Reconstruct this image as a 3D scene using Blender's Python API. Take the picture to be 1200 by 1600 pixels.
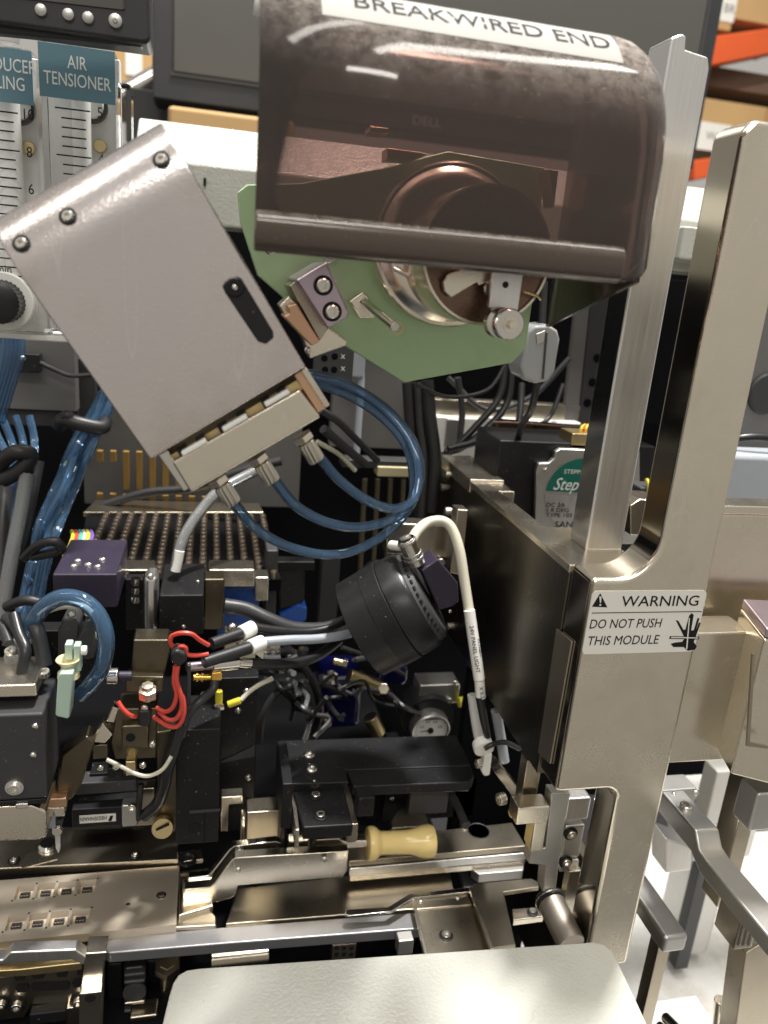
import bpy, bmesh, math, random
from mathutils import Vector, Matrix
random.seed(11)
for _o in list(bpy.data.objects): bpy.data.objects.remove(_o)
SC = bpy.context.scene
COL = SC.collection
MM = 0.001
OFF = Vector((0, 0, 1.30))            # the camera is 1.30 m above the floor; lengths below are mm from the camera
# ---------------------------------------------------------------- camera (solved from the photograph's vanishing points)
FPX = 1200.0                          # focal length in pixels of the 1200 x 1600 photograph
Yc = Vector((-267, -386, 1200)).normalized()
Xc = Vector((5265, 90, 1200)); Xc = (Xc - Yc * Xc.dot(Yc)).normalized()
Zc = Xc.cross(Yc)
cam_d = bpy.data.cameras.new('camera'); cam = bpy.data.objects.new('camera', cam_d); COL.objects.link(cam)
cam_d.sensor_fit = 'HORIZONTAL'; cam_d.sensor_width = 36.0; cam_d.lens = 36.0 * FPX / 1200.0
cam_d.clip_start = 0.01; cam_d.clip_end = 60.0
rt = Vector((Xc.x, Yc.x, Zc.x)); up = -Vector((Xc.y, Yc.y, Zc.y)); bk = -Vector((Xc.z, Yc.z, Zc.z))
cam.matrix_world = Matrix.Translation(OFF) @ Matrix((rt, up, bk)).transposed().to_4x4()
cam_d.dof.use_dof = True; cam_d.dof.focus_distance = 0.262; cam_d.dof.aperture_fstop = 20.0
SC.camera = cam
# ---------------------------------------------------------------- light
world = bpy.data.worlds.new('World'); SC.world = world; world.use_nodes = True
wn = world.node_tree.nodes; wl = world.node_tree.links
bg = wn['Background']
tc = wn.new('ShaderNodeTexCoord'); sx = wn.new('ShaderNodeSeparateXYZ'); rp = wn.new('ShaderNodeValToRGB'); ma = wn.new('ShaderNodeMath')
ma.operation = 'MULTIPLY_ADD'; ma.inputs[1].default_value = 0.5; ma.inputs[2].default_value = 0.5
wl.new(tc.outputs['Generated'], sx.inputs[0]); wl.new(sx.outputs['Z'], ma.inputs[0]); wl.new(ma.outputs[0], rp.inputs[0]); wl.new(rp.outputs[0], bg.inputs[0])
rp.color_ramp.elements[0].position = 0.25; rp.color_ramp.elements[0].color = (0.36, 0.336, 0.295, 1)
rp.color_ramp.elements[1].position = 0.95; rp.color_ramp.elements[1].color = (0.55, 0.53, 0.50, 1)
e = rp.color_ramp.elements.new(0.52); e.color = (0.48, 0.452, 0.405, 1)
bg.inputs[1].default_value = 0.80
def lamp(name, loc, target, sx_, sy_, power, col=(1, 0.95, 0.87)):
    l = bpy.data.lights.new(name, 'AREA'); l.shape = 'RECTANGLE'; l.size = sx_; l.size_y = sy_; l.energy = power; l.color = col
    o = bpy.data.objects.new(name, l); COL.objects.link(o)
    o.location = Vector(loc) + OFF
    o.rotation_euler = (Vector(target) - Vector(loc)).to_track_quat('-Z', 'Y').to_euler()
    return o
lamp('added_rim_lamp', (0.55, -0.35, 1.9), (0.05, 0.25, -0.1), 1.6, 0.20, 17)
lamp('added_rim_lamp', (-0.9, 0.1, 1.9), (0.05, 0.25, -0.1), 0.20, 1.6, 9)
lamp('added_rim_lamp', (0.37, 0.47, 1.85), (0.09, 0.19, -0.225), 0.08, 0.26, 72, (1, 0.97, 0.93))
lamp('added_rim_lamp', (0.52, 1.30, 1.95), (0.1, 0.2, -0.2), 0.14, 1.5, 9, (1, 0.97, 0.93))  # added lamp, kept behind the machine for rim highlights
lamp('added_rim_lamp', (-0.3, -1.9, 1.9), (0.05, 0.2, -0.1), 1.6, 0.22, 22)  # added lamp behind the camera to give the metal reflections structure
SC.view_settings.view_transform = 'Standard'; SC.view_settings.look = 'None'; SC.view_settings.exposure = 0.18; SC.view_settings.gamma = 1.0
SC.cycles.max_bounces = 10; SC.cycles.transparent_max_bounces = 24; SC.cycles.use_denoising = True
# ---------------------------------------------------------------- pixel -> place helpers
def ray(px, py):
    c = Vector((px - 600.0, py - 800.0, FPX))
    return Vector((c.dot(Xc), c.dot(Yc), c.dot(Zc)))
def P(px, py, y=None, x=None, z=None):
    d = ray(px, py)
    t = y / d.y if y is not None else (x / d.x if x is not None else z / d.z)
    return d * t
def scale_at(px, py, y):               # mm per photo pixel at that depth
    return y / ray(px, py).y
def camdir(a, b, c):                   # direction given as right, down, away in the picture
    v = Vector((a, b, c)); return Vector((v.dot(Xc), v.dot(Yc), v.dot(Zc))).normalized()
# ---------------------------------------------------------------- mesh builder
def basis(n):
    n = Vector(n).normalized()
    a = Vector((0, 0, 1)) if abs(n.z) < 0.9 else Vector((1, 0, 0))
    u = a.cross(n).normalized(); return u, n.cross(u), n
def smooth_path(pts, sub=8):
    pts = [Vector(p) for p in pts]
    if len(pts) < 3: return pts
    q = [pts[0] * 2 - pts[1]] + pts + [pts[-1] * 2 - pts[-2]]
    out = []
    for i in range(1, len(q) - 2):
        a, b, c, d = q[i-1], q[i], q[i+1], q[i+2]
        for k in range(sub):
            t = k / sub
            out.append(0.5 * ((2*b) + (c-a)*t + (2*a-5*b+4*c-d)*t*t + (3*b-a-3*c+d)*t*t*t))
    out.append(pts[-1]); return out
class MB:
    def __init__(s): s.v = []; s.f = []
    def add(s, vs, fs):
        n = len(s.v); s.v += [Vector(v) for v in vs]; s.f += [tuple(i + n for i in f) for f in fs]; return s
    def box(s, x0, x1, y0, y1, z0, z1):
        x0, x1 = sorted((x0, x1)); y0, y1 = sorted((y0, y1)); z0, z1 = sorted((z0, z1))
        return s.add([(x0,y0,z0),(x1,y0,z0),(x1,y1,z0),(x0,y1,z0),(x0,y0,z1),(x1,y0,z1),(x1,y1,z1),(x0,y1,z1)],
                     [(0,3,2,1),(4,5,6,7),(0,1,5,4),(1,2,6,5),(2,3,7,6),(3,0,4,7)])
    def prism(s, pts, vec):
        n = len(pts); vec = Vector(vec); pts = [Vector(p) for p in pts]
        return s.add(pts + [p + vec for p in pts], [tuple(range(n))[::-1], tuple(range(n, 2*n))] + [(i, (i+1) % n, n+(i+1) % n, n+i) for i in range(n)])
    def pb(s, l, t, r, b, y, d):           # a block whose front face (at depth y) covers that picture rectangle
        cx, cy = (l + r) / 2, (t + b) / 2
        return s.box(P(l, cy, y=y).x, P(r, cy, y=y).x, y, y + d, P(cx, b, y=y).z, P(cx, t, y=y).z)
    def py(s, poly, y, d): return s.prism([P(a, b, y=y) for a, b in poly], (0, d, 0))
    def pz(s, poly, z, d): return s.prism([P(a, b, z=z) for a, b in poly], (0, 0, -d))
    def px(s, poly, x, d): return s.prism([P(a, b, x=x) for a, b in poly], (d, 0, 0))
    def cyl(s, p0, p1, r0, r1=None, n=24):
        p0, p1 = Vector(p0), Vector(p1); r1 = r0 if r1 is None else r1
        u, w, _ = basis(p1 - p0)
        cs = [(math.cos(2*math.pi*i/n), math.sin(2*math.pi*i/n)) for i in range(n)]
        vs = [p0 + u*(c*r0) + w*(q*r0) for c, q in cs] + [p1 + u*(c*r1) + w*(q*r1) for c, q in cs]
        return s.add(vs, [tuple(range(n))[::-1], tuple(range(n, 2*n))] + [(i, (i+1) % n, n+(i+1) % n, n+i) for i in range(n)])
    def lathe(s, prof, p0, axis, n=40):     # prof: (radius, height along axis); open ends are capped when r > 0
        u, w, a = basis(axis); p0 = Vector(p0); vs = []; fs = []
        for r, h in prof:
            for i in range(n):
                t = 2*math.pi*i/n; vs.append(p0 + a*h + u*(r*math.cos(t)) + w*(r*math.sin(t)))
        for k in range(len(prof)-1):
            for i in range(n):
                j = (i+1) % n; fs.append((k*n+i, k*n+j, (k+1)*n+j, (k+1)*n+i))
        fs.append(tuple(range(n))[::-1]); m = (len(prof)-1)*n; fs.append(tuple(range(m, m+n)))
        return s.add(vs, fs)
    def tube(s, pts, r, n=12, sub=8, smooth=True, r1=None):
        pts = smooth_path(pts, sub) if smooth else [Vector(p) for p in pts]
        vs = []; fs = []; pu = None
        for i, p in enumerate(pts):
            t = (pts[min(i+1, len(pts)-1)] - pts[max(i-1, 0)]).normalized()
            if pu is None: pu = basis(t)[0]
            else: pu = (pu - t * pu.dot(t)).normalized()
            w = t.cross(pu)
            rr = r if r1 is None else r + (r1 - r) * i / (len(pts)-1)
            for k in range(n):
                q = 2*math.pi*k/n; vs.append(p + pu*(rr*math.cos(q)) + w*(rr*math.sin(q)))
        for i in range(len(pts)-1):
            for k in range(n):
                j = (k+1) % n; fs.append((i*n+k, i*n+j, (i+1)*n+j, (i+1)*n+k))
        fs.append(tuple(range(n))[::-1]); m = (len(pts)-1)*n; fs.append(tuple(range(m, m+n)))
        return s.add(vs, fs)
    def ptube(s, pts, r, **k): return s.tube([P(a, b, y=y) for a, b, y in pts], r, **k)
    def mesh(s, name, base, mat):
        me = bpy.data.meshes.new(name)
        me.from_pydata([(v - base) * MM for v in s.v], [], s.f)
        bm = bmesh.new(); bm.from_mesh(me); bmesh.ops.recalc_face_normals(bm, faces=bm.faces); bm.to_mesh(me); bm.free()
        for p in me.polygons: p.use_smooth = True
        me.set_sharp_from_angle(angle=math.radians(38)); me.materials.append(mat); me.update()
        return me
    def base(s):
        xs = [v.x for v in s.v]; ys = [v.y for v in s.v]; zs = [v.z for v in s.v]
        return Vector(((min(xs)+max(xs))/2, (min(ys)+max(ys))/2, min(zs)))
ROOTS = []
def link(name, me, base, parent):
    o = bpy.data.objects.new(name, me); COL.objects.link(o)
    o.location = base * MM + OFF
    if parent is not None:
        o.parent = parent
        p = parent; d = Vector()
        while p is not None: d += p.location; p = p.parent
        o.location -= d
    return o
def bevel(o, w, seg=2):
    if w:
        m = o.modifiers.new('edge', 'BEVEL'); m.width = w * MM; m.segments = seg; m.limit_method = 'ANGLE'; m.angle_limit = math.radians(40); m.harden_normals = True
def thing(name, label, cat, loc, group=None, kind=None):
    o = bpy.data.objects.new(name, None); COL.objects.link(o); o.location = Vector(loc) * MM + OFF; o.empty_display_size = 0.005
    o['label'] = label; o['category'] = cat
    if group: o['group'] = group
    if kind: o['kind'] = kind
    return o
def split_faces(o, second):          # faces that look sideways (machined flanks) take the darker second finish
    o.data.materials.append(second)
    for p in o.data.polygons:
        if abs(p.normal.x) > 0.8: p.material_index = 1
def part(mb, name, mat, parent, bev=0.3, label=None, seg=2):
    b = mb.base(); o = link(name, mb.mesh(name, b, mat), b, parent); bevel(o, bev, seg)
    if label: o['label'] = label
    return o
def solo(mb, name, mat, label, cat, bev=0.3, group=None, kind=None, seg=2):
    o = part(mb, name, mat, None, bev, seg=seg); o['label'] = label
    if cat: o['category'] = cat
    if group: o['group'] = group
    if kind: o['kind'] = kind
    return o
def sub_copy(me, name, parent, p, n=(0, -1, 0), r=1.0, spin=0.0):   # a shared unit mesh placed at p (mm), its top along n
    u, w, a = basis(n)
    o = link(name, me, Vector(p), parent)
    m = Matrix((u, w, a)).transposed() @ Matrix.Rotation(spin, 3, 'Z')
    o.rotation_euler = m.to_euler(); o.scale = (r, r, r); return o
def text(s, p, xd, yd, size, mat, parent, name='lettering', xs=1.0, align='CENTER', shear=0.0, wrap=None, th=0.06, bold=0.0):
    cu = bpy.data.curves.new('t', 'FONT'); cu.body = s; cu.size = size; cu.align_x = align; cu.align_y = 'CENTER'; cu.extrude = th/2; cu.shear = shear; cu.resolution_u = 3; cu.space_line = 0.95; cu.offset = bold
    to = bpy.data.objects.new('t', cu); COL.objects.link(to)
    dg = bpy.context.evaluated_depsgraph_get(); me = bpy.data.meshes.new_from_object(to.evaluated_get(dg))
    bpy.data.objects.remove(to); bpy.data.curves.remove(cu)
    xd = Vector(xd).normalized(); yd = Vector(yd).normalized(); zd = xd.cross(yd); p = Vector(p)
    for v in me.vertices:
        if wrap: q = wrap(v.co.x * xs, v.co.y, v.co.z) - p
        else: q = xd * v.co.x * xs + yd * v.co.y + zd * v.co.z
        v.co = q * MM
    me.name = name; me.materials.clear(); me.materials.append(mat)
    return link(name, me, p, parent)
# ---------------------------------------------------------------- materials
def lin(r, g, b):
    f = lambda c: (c/255/12.92) if c/255 <= 0.04045 else ((c/255+0.055)/1.055)**2.4
    return (f(r), f(g), f(b), 1)
def mat(name, col, metal=0.0, rough=0.5, var=0.12, vs=120, bump=0.0, bs=900, brush=None, dust=0.0, spec=0.5, rv=0.10, coat=0.0, ds=700, dcol=(0.45, 0.43, 0.40, 1), bd=0.0002, c2=None, scr=0.0, grime=0.0):
    m = bpy.data.materials.new(name); m.use_nodes = True
    nt = m.node_tree; N = nt.nodes; L = nt.links; b = N['Principled BSDF']
    b.inputs['Metallic'].default_value = metal; b.inputs['Specular IOR Level'].default_value = spec; b.inputs['Coat Weight'].default_value = coat
    tcn = N.new('ShaderNodeTexCoord'); mp = N.new('ShaderNodeMapping'); L.new(tcn.outputs['Object'], mp.inputs[0])
    if brush: mp.inputs['Scale'].default_value = brush
    n1 = N.new('ShaderNodeTexNoise'); n1.inputs['Scale'].default_value = vs; n1.inputs['Detail'].default_value = 6; L.new(tcn.outputs['Object'], n1.inputs['Vector'])
    n2 = N.new('ShaderNodeTexNoise'); n2.inputs['Scale'].default_value = bs; n2.inputs['Detail'].default_value = 3; L.new(mp.outputs[0], n2.inputs['Vector'])
    hs = N.new('ShaderNodeMix'); hs.data_type = 'RGBA'
    c = Vector(col[:3])
    hs.inputs['A'].default_value = (*(c*(1-var)), 1); hs.inputs['B'].default_value = (*(c*(1+var)), 1)
    if c2: hs.inputs['A'].default_value = col; hs.inputs['B'].default_value = c2
    L.new((n2 if brush else n1).outputs['Fac'], hs.inputs['Factor']); out = hs.outputs['Result']
    if grime:                          # soft handling stains with a shape of their own
        n5 = N.new('ShaderNodeTexNoise'); n5.inputs['Scale'].default_value = 28; n5.inputs['Detail'].default_value = 7; n5.inputs['Roughness'].default_value = 0.65; L.new(tcn.outputs['Object'], n5.inputs['Vector'])
        r5 = N.new('ShaderNodeMapRange'); r5.inputs['From Min'].default_value = 0.48; r5.inputs['From Max'].default_value = 0.70; r5.inputs['To Max'].default_value = grime; L.new(n5.outputs['Fac'], r5.inputs['Value'])
        m5 = N.new('ShaderNodeMix'); m5.data_type = 'RGBA'; m5.blend_type = 'MULTIPLY'; L.new(r5.outputs[0], m5.inputs['Factor']); L.new(out, m5.inputs['A']); m5.inputs['B'].default_value = (0.55, 0.50, 0.42, 1); out = m5.outputs['Result']
    if scr:                            # hairline scratches
        mp6 = N.new('ShaderNodeMapping'); mp6.inputs['Rotation'].default_value = (0.4, 0.75, 0.5); mp6.inputs['Scale'].default_value = (1, 1, 0.07); L.new(tcn.outputs['Object'], mp6.inputs[0])
        n6 = N.new('ShaderNodeTexNoise'); n6.inputs['Scale'].default_value = 150; n6.inputs['Detail'].default_value = 0; L.new(mp6.outputs[0], n6.inputs['Vector'])
        d6 = N.new('ShaderNodeMath'); d6.operation = 'SUBTRACT'; d6.inputs[1].default_value = 0.60; L.new(n6.outputs['Fac'], d6.inputs[0])
        a6 = N.new('ShaderNodeMath'); a6.operation = 'ABSOLUTE'; L.new(d6.outputs[0], a6.inputs[0])
        r6 = N.new('ShaderNodeMapRange'); r6.inputs['From Min'].default_value = 0.0; r6.inputs['From Max'].default_value = 0.006; r6.inputs['To Min'].default_value = abs(scr); r6.inputs['To Max'].default_value = 0.0; L.new(a6.outputs[0], r6.inputs['Value'])
        m6 = N.new('ShaderNodeMix'); m6.data_type = 'RGBA'; L.new(r6.outputs[0], m6.inputs['Factor']); L.new(out, m6.inputs['A']); m6.inputs['B'].default_value = (0.95, 0.93, 0.88, 1) if scr > 0 else (0.18, 0.16, 0.13, 1); out = m6.outputs['Result']
    if dust:
        n3 = N.new('ShaderNodeTexNoise'); n3.inputs['Scale'].default_value = ds; n3.inputs['Detail'].default_value = 2; L.new(tcn.outputs['Object'], n3.inputs['Vector'])
        r3 = N.new('ShaderNodeMapRange'); r3.inputs['From Min'].default_value = 0.70; r3.inputs['From Max'].default_value = 0.76; r3.inputs['To Max'].default_value = dust
        L.new(n3.outputs['Fac'], r3.inputs['Value'])
        mx = N.new('ShaderNodeMix'); mx.data_type = 'RGBA'; L.new(r3.outputs[0], mx.inputs['Factor']); L.new(out, mx.inputs['A']); mx.inputs['B'].default_value = dcol; out = mx.outputs['Result']
    L.new(out, b.inputs['Base Color'])
    rr = N.new('ShaderNodeMapRange'); rr.inputs['To Min'].default_value = max(0.02, rough - rv); rr.inputs['To Max'].default_value = min(1, rough + rv)
    ad = N.new('ShaderNodeMath'); ad.operation = 'MULTIPLY_ADD'; ad.inputs[1].default_value = 0.5
    hf = N.new('ShaderNodeMath'); hf.operation = 'MULTIPLY'; hf.inputs[1].default_value = 0.5
    L.new(n1.outputs['Fac'], hf.inputs[0]); L.new(n2.outputs['Fac'], ad.inputs[0]); L.new(hf.outputs[0], ad.inputs[2]); L.new(ad.outputs[0], rr.inputs['Value']); L.new(rr.outputs[0], b.inputs['Roughness'])
    if bump:
        bp = N.new('ShaderNodeBump'); bp.inputs['Strength'].default_value = bump; bp.inputs['Distance'].default_value = bd
        L.new(n2.outputs['Fac'], bp.inputs['Height']); L.new(bp.outputs[0], b.inputs['Normal'])
    return m
def clear(name, tint, body, mixf, rough=0.06, dustf=0.0, ior=1.45):   # see-through plastic: tinted passage + body colour + gloss
    m = bpy.data.materials.new(name); m.use_nodes = True
    nt = m.node_tree; N = nt.nodes; L = nt.links; b = N['Principled BSDF']; o = N['Material Output']
    b.inputs['Base Color'].default_value = body; b.inputs['Roughness'].default_value = rough; b.inputs['IOR'].default_value = ior
    t = N.new('ShaderNodeBsdfTransparent'); t.inputs[0].default_value = tint
    g = N.new('ShaderNodeBsdfGlossy'); g.inputs['Roughness'].default_value = rough
    fr = N.new('ShaderNodeFresnel'); fr.inputs[0].default_value = ior
    m1 = N.new('ShaderNodeMixShader'); m1.inputs[0].default_value = mixf
    L.new(t.outputs[0], m1.inputs[1]); L.new(b.outputs[0], m1.inputs[2])
    m2 = N.new('ShaderNodeMixShader'); L.new(fr.outputs[0], m2.inputs[0]); L.new(m1.outputs[0], m2.inputs[1]); L.new(g.outputs[0], m2.inputs[2])
    if dustf:
        ge = N.new('ShaderNodeNewGeometry'); sp = N.new('ShaderNodeSeparateXYZ'); L.new(ge.outputs['Normal'], sp.inputs[0])
        tcn = N.new('ShaderNodeTexCoord'); n3 = N.new('ShaderNodeTexNoise'); n3.inputs['Scale'].default_value = 260; n3.inputs['Detail'].default_value = 8; n3.inputs['Roughness'].default_value = 0.75
        L.new(tcn.outputs['Object'], n3.inputs['Vector'])
        mr = N.new('ShaderNodeMapRange'); mr.inputs['From Min'].default_value = 0.15; mr.inputs['From Max'].default_value = 0.95; L.new(sp.outputs['Z'], mr.inputs['Value'])
        m_ = N.new('ShaderNodeMath'); m_.operation = 'MULTIPLY'; L.new(mr.outputs[0], m_.inputs[0]); nr = N.new('ShaderNodeMapRange'); nr.inputs['From Min'].default_value = 0.36; nr.inputs['From Max'].default_value = 0.62; L.new(n3.outputs['Fac'], nr.inputs['Value']); L.new(nr.outputs[0], m_.inputs[1])
        n4 = N.new('ShaderNodeTexNoise'); n4.inputs['Scale'].default_value = 900; n4.inputs['Detail'].default_value = 2; L.new(tcn.outputs['Object'], n4.inputs['Vector'])
        r4 = N.new('ShaderNodeMapRange'); r4.inputs['From Min'].default_value = 0.66; r4.inputs['From Max'].default_value = 0.72; r4.inputs['To Max'].default_value = 0.5; L.new(n4.outputs['Fac'], r4.inputs['Value'])
        a_ = N.new('ShaderNodeMath'); a_.operation = 'MULTIPLY_ADD'; a_.inputs[1].default_value = dustf; a_.use_clamp = True; sz = N.new('ShaderNodeMath'); sz.operation = 'MULTIPLY_ADD'; sz.inputs[1].default_value = 0.85; sz.inputs[2].default_value = 0.12; L.new(mr.outputs[0], sz.inputs[0]); s4 = N.new('ShaderNodeMath'); s4.operation = 'MULTIPLY'; L.new(sz.outputs[0], s4.inputs[0]); L.new(r4.outputs[0], s4.inputs[1])
        L.new(m_.outputs[0], a_.inputs[0]); L.new(s4.outputs[0], a_.inputs[2])
        df = N.new('ShaderNodeBsdfDiffuse'); df.inputs[0].default_value = (0.42, 0.38, 0.34, 1)
        m3 = N.new('ShaderNodeMixShader'); L.new(a_.outputs[0], m3.inputs[0]); L.new(m2.outputs[0], m3.inputs[1]); L.new(df.outputs[0], m3.inputs[2])
        L.new(m3.outputs[0], o.inputs[0])
    else: L.new(m2.outputs[0], o.inputs[0])
    return m
nickel = mat('nickel_plate', (0.82, 0.755, 0.635, 1), 1, 0.25, 0.06, 60, 0.10, 2600, scr=0.22, grime=0.22)
nickel_smooth = mat('machined_nickel_darkened', (0.40, 0.365, 0.30, 1), 1, 0.13, 0.05, 60, 0.0, 1500, rv=0.04)  # smoother finish; base darkened to imitate the dark interior mirrored in the flanks
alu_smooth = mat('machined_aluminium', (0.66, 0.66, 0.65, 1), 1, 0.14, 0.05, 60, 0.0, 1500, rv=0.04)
nickel_dark = mat('burnished_steel', (0.46, 0.41, 0.325, 1), 1, 0.30, 0.16, 70, 0.06, 1800, dust=0.35, ds=800)
polished = mat('polished_steel', (0.72, 0.69, 0.64, 1), 1, 0.16, 0.06, 90, 0.0)
alu = mat('brushed_aluminium', (0.82, 0.81, 0.80, 1), 1, 0.34, 0.12, 50, 0.25, 1600, brush=(1, 1, 0.02))
alu_grey = mat('cast_aluminium', (0.55, 0.54, 0.52, 1), 1, 0.42, 0.10, 60, 0.15, 1400)
sheet = mat('satin_sheet_steel', (0.66, 0.645, 0.69, 1), 1, 0.24, 0.10, 14, 0.30, 1500, c2=(0.84, 0.75, 0.68, 1), rv=0.16, scr=0.3, grime=0.35)
black_an = mat('black_anodised', (0.011, 0.011, 0.012, 1), 0, 0.42, 0.25, 80, 0.05, 1500, dust=0.35, ds=900, spec=0.25)
purple_an = mat('violet_black_anodised', (0.028, 0.022, 0.042, 1), 0.1, 0.42, 0.2, 80, 0.05, 1500, dust=0.25)
black_pl = mat('black_plastic', (0.012, 0.012, 0.013, 1), 0, 0.34, 0.2, 80, 0.04, 1200, dust=0.25, ds=800, spec=0.35)
black_rub = mat('black_rubber', (0.015, 0.015, 0.016, 1), 0, 0.45, 0.2, 80)
grey_pl = mat('dark_grey_plastic', (0.038, 0.038, 0.040, 1), 0, 0.5, 0.15, 80, 0.05, 1500, dust=0.2)
blackout = mat('interior_shade_black', (0.006, 0.006, 0.007, 1), 0, 0.9, 0.2, 20, spec=0.05)  # near-black colour carries the deep shade inside the machine
grey_paint = mat('grey_paint', (0.13, 0.127, 0.124, 1), 0, 0.5, 0.1, 30, 0.1, 900)
dim_grey = mat('dark_grey_paint', (0.035, 0.035, 0.037, 1), 0, 0.5, 0.12, 30)
white_pc = mat('white_powder_coat', (0.485, 0.49, 0.45, 1), 0, 0.20, 0.03, 40, 1.0, 760, rv=0.04, bd=0.00026, scr=-0.25, grime=0.18)
white_pl = mat('white_plastic', (0.78, 0.77, 0.73, 1), 0, 0.35, 0.05, 60)
white_br = mat('white_gloss_paint', (0.62, 0.615, 0.59, 1), 0, 0.22, 0.06, 30, 0.05, 200, scr=-0.4, grime=0.5)
ivory = mat('ivory_plastic', (0.78, 0.60, 0.25, 1), 0, 0.2, 0.10, 90, 0.04, 500)
green_pl = mat('green_anodised', (0.43, 0.60, 0.355, 1), 0.35, 0.33, 0.10, 30, 0.25, 2600, grime=0.3)
mint = mat('mint_plastic', (0.42, 0.55, 0.47, 1), 0, 0.4, 0.05, 60)
cream = mat('cream_plastic', (0.70, 0.62, 0.38, 1), 0, 0.4, 0.05, 60)
brass = mat('brass', (0.70, 0.56, 0.30, 1), 1, 0.33, 0.12, 90)
gold = mat('gold_plating', (0.85, 0.52, 0.12, 1), 1, 0.25, 0.1, 90)
amber = mat('amber_contact', (0.32, 0.19, 0.05, 1), 0.3, 0.4, 0.15, 60)
copper = mat('copper_toned_plate', (0.72, 0.46, 0.30, 1), 1, 0.38, 0.10, 40, 0.05, 1500)
violet_st = mat('violet_tinted_steel', (0.55, 0.46, 0.52, 1), 1, 0.32, 0.12, 50, 0.05, 1500)
knurl = mat('knurled_nickel', (0.62, 0.58, 0.50, 1), 1, 0.30, 0.1, 200)
red_w = mat('red_wire', (0.60, 0.065, 0.045, 1), 0, 0.4, 0.1, 90)
yel_w = mat('yellow_wire', (0.62, 0.55, 0.04, 1), 0, 0.4, 0.1, 90)
teal_w = mat('teal_wire', (0.08, 0.40, 0.36, 1), 0, 0.4, 0.1, 90)
viol_w = mat('violet_wire', (0.18, 0.10, 0.42, 1), 0, 0.4, 0.1, 90)
white_w = mat('white_cable', (0.60, 0.57, 0.46, 1), 0, 0.4, 0.08, 120, dust=0.15)
grey_w = mat('grey_cable', (0.033, 0.033, 0.035, 1), 0, 0.4, 0.1, 90)
pale_w = mat('pale_grey_cable', (0.33, 0.36, 0.40, 1), 0, 0.4, 0.06, 90)
black_w = mat('black_cable', (0.014, 0.014, 0.015, 1), 0, 0.35, 0.2, 90)
blue_pl = mat('blue_plastic', (0.02, 0.085, 0.38, 1), 0, 0.3, 0.1, 60)
navy_pl = mat('deep_blue_plastic', (0.004, 0.005, 0.055, 1), 0, 0.22, 0.2, 60)
teal_lab = mat('teal_label', lin(88, 124, 138), 0, 0.5, 0.03, 90)
lab_txt = mat('white_print', (0.70, 0.72, 0.72, 1), 0, 0.5, 0.0)
ink = mat('black_print', (0.015, 0.015, 0.016, 1), 0, 0.7, 0.0, spec=0.1)
screw_st = mat('screw_steel', (0.74, 0.71, 0.65, 1), 1, 0.28, 0.06, 90)
grey_ink = mat('grey_print', (0.20, 0.19, 0.185, 1), 0, 0.5, 0.0)
paper = mat('white_sticker', (0.70, 0.69, 0.64, 1), 0, 0.42, 0.03, 60)
green_lab = mat('green_print', (0.0, 0.115, 0.085, 1), 0, 0.4, 0.03)
screen = mat('screen_glass', (0.075, 0.073, 0.066, 1), 0, 0.34, 0.05, 20, rv=0.03)
bezel = mat('black_bezel', (0.022, 0.023, 0.026, 1), 0, 0.42, 0.1, 60, 0.05, 1800)
card = mat('cardboard', (0.44, 0.28, 0.12, 1), 0, 0.8, 0.12, 12)
orange = mat('orange_rack_paint', (0.62, 0.095, 0.02, 1), 0, 0.4, 0.15, 12)
rust = mat('dark_rack_board', (0.12, 0.07, 0.045, 1), 0, 0.8, 0.2, 8)  # plain dark brown of the shelf board
smoked = clear('smoked_acrylic', (0.57, 0.445, 0.415, 1), (0.090, 0.066, 0.056, 1), 0.36, 0.09, dustf=0.8)
smoked_lip = clear('smoked_acrylic_lip', (0.45, 0.35, 0.31, 1), (0.105, 0.078, 0.062, 1), 0.70, 0.16, dustf=0.25)
acryl = clear('clear_acrylic', (0.99, 0.99, 0.99, 1), (0.6, 0.6, 0.6, 1), 0.015, 0.05, ior=1.2)
blue_tb = clear('blue_tubing', (0.68, 0.83, 0.98, 1), (0.12, 0.25, 0.43, 1), 0.28, 0.05)
clear_tb = clear('clear_tubing', (0.75, 0.77, 0.78, 1), (0.35, 0.36, 0.36, 1), 0.45, 0.15)
smoke_pl = clear('smoked_cover', (0.45, 0.36, 0.28, 1), (0.035, 0.026, 0.02, 1), 0.55, 0.12)
white_plate = mat('white_acrylic_sheet', (0.90, 0.90, 0.88, 1), 0, 0.4, 0.02, 60)
lab_paper = mat('label_paper', (0.36, 0.36, 0.34, 1), 0, 0.7, 0.03, 60, spec=0.1)
plate_bk = mat('steel_dark_reflection', (0.17, 0.152, 0.122, 1), 1, 0.30, 0.2, 40, 0.08, 1800, dust=0.3, scr=0.15)  # dark base imitates the unlit interior reflected in the side plate
bronze = mat('dark_bronze', (0.15, 0.128, 0.090, 1), 1, 0.36, 0.2, 90, 0.1, 1500, dust=0.3)
matt_st = mat('matt_grey_steel', (0.36, 0.325, 0.28, 1), 1, 0.52, 0.08, 90, 0.15, 1800)
grey_core = mat('glossy_grey_plastic', (0.27, 0.275, 0.28, 1), 0, 0.18, 0.06, 60)
brushed_st = mat('brushed_wear_strip', (0.62, 0.56, 0.46, 1), 1, 0.36, 0.15, 60, 0.2, 1600, brush=(1, 1, 0.02))
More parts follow.
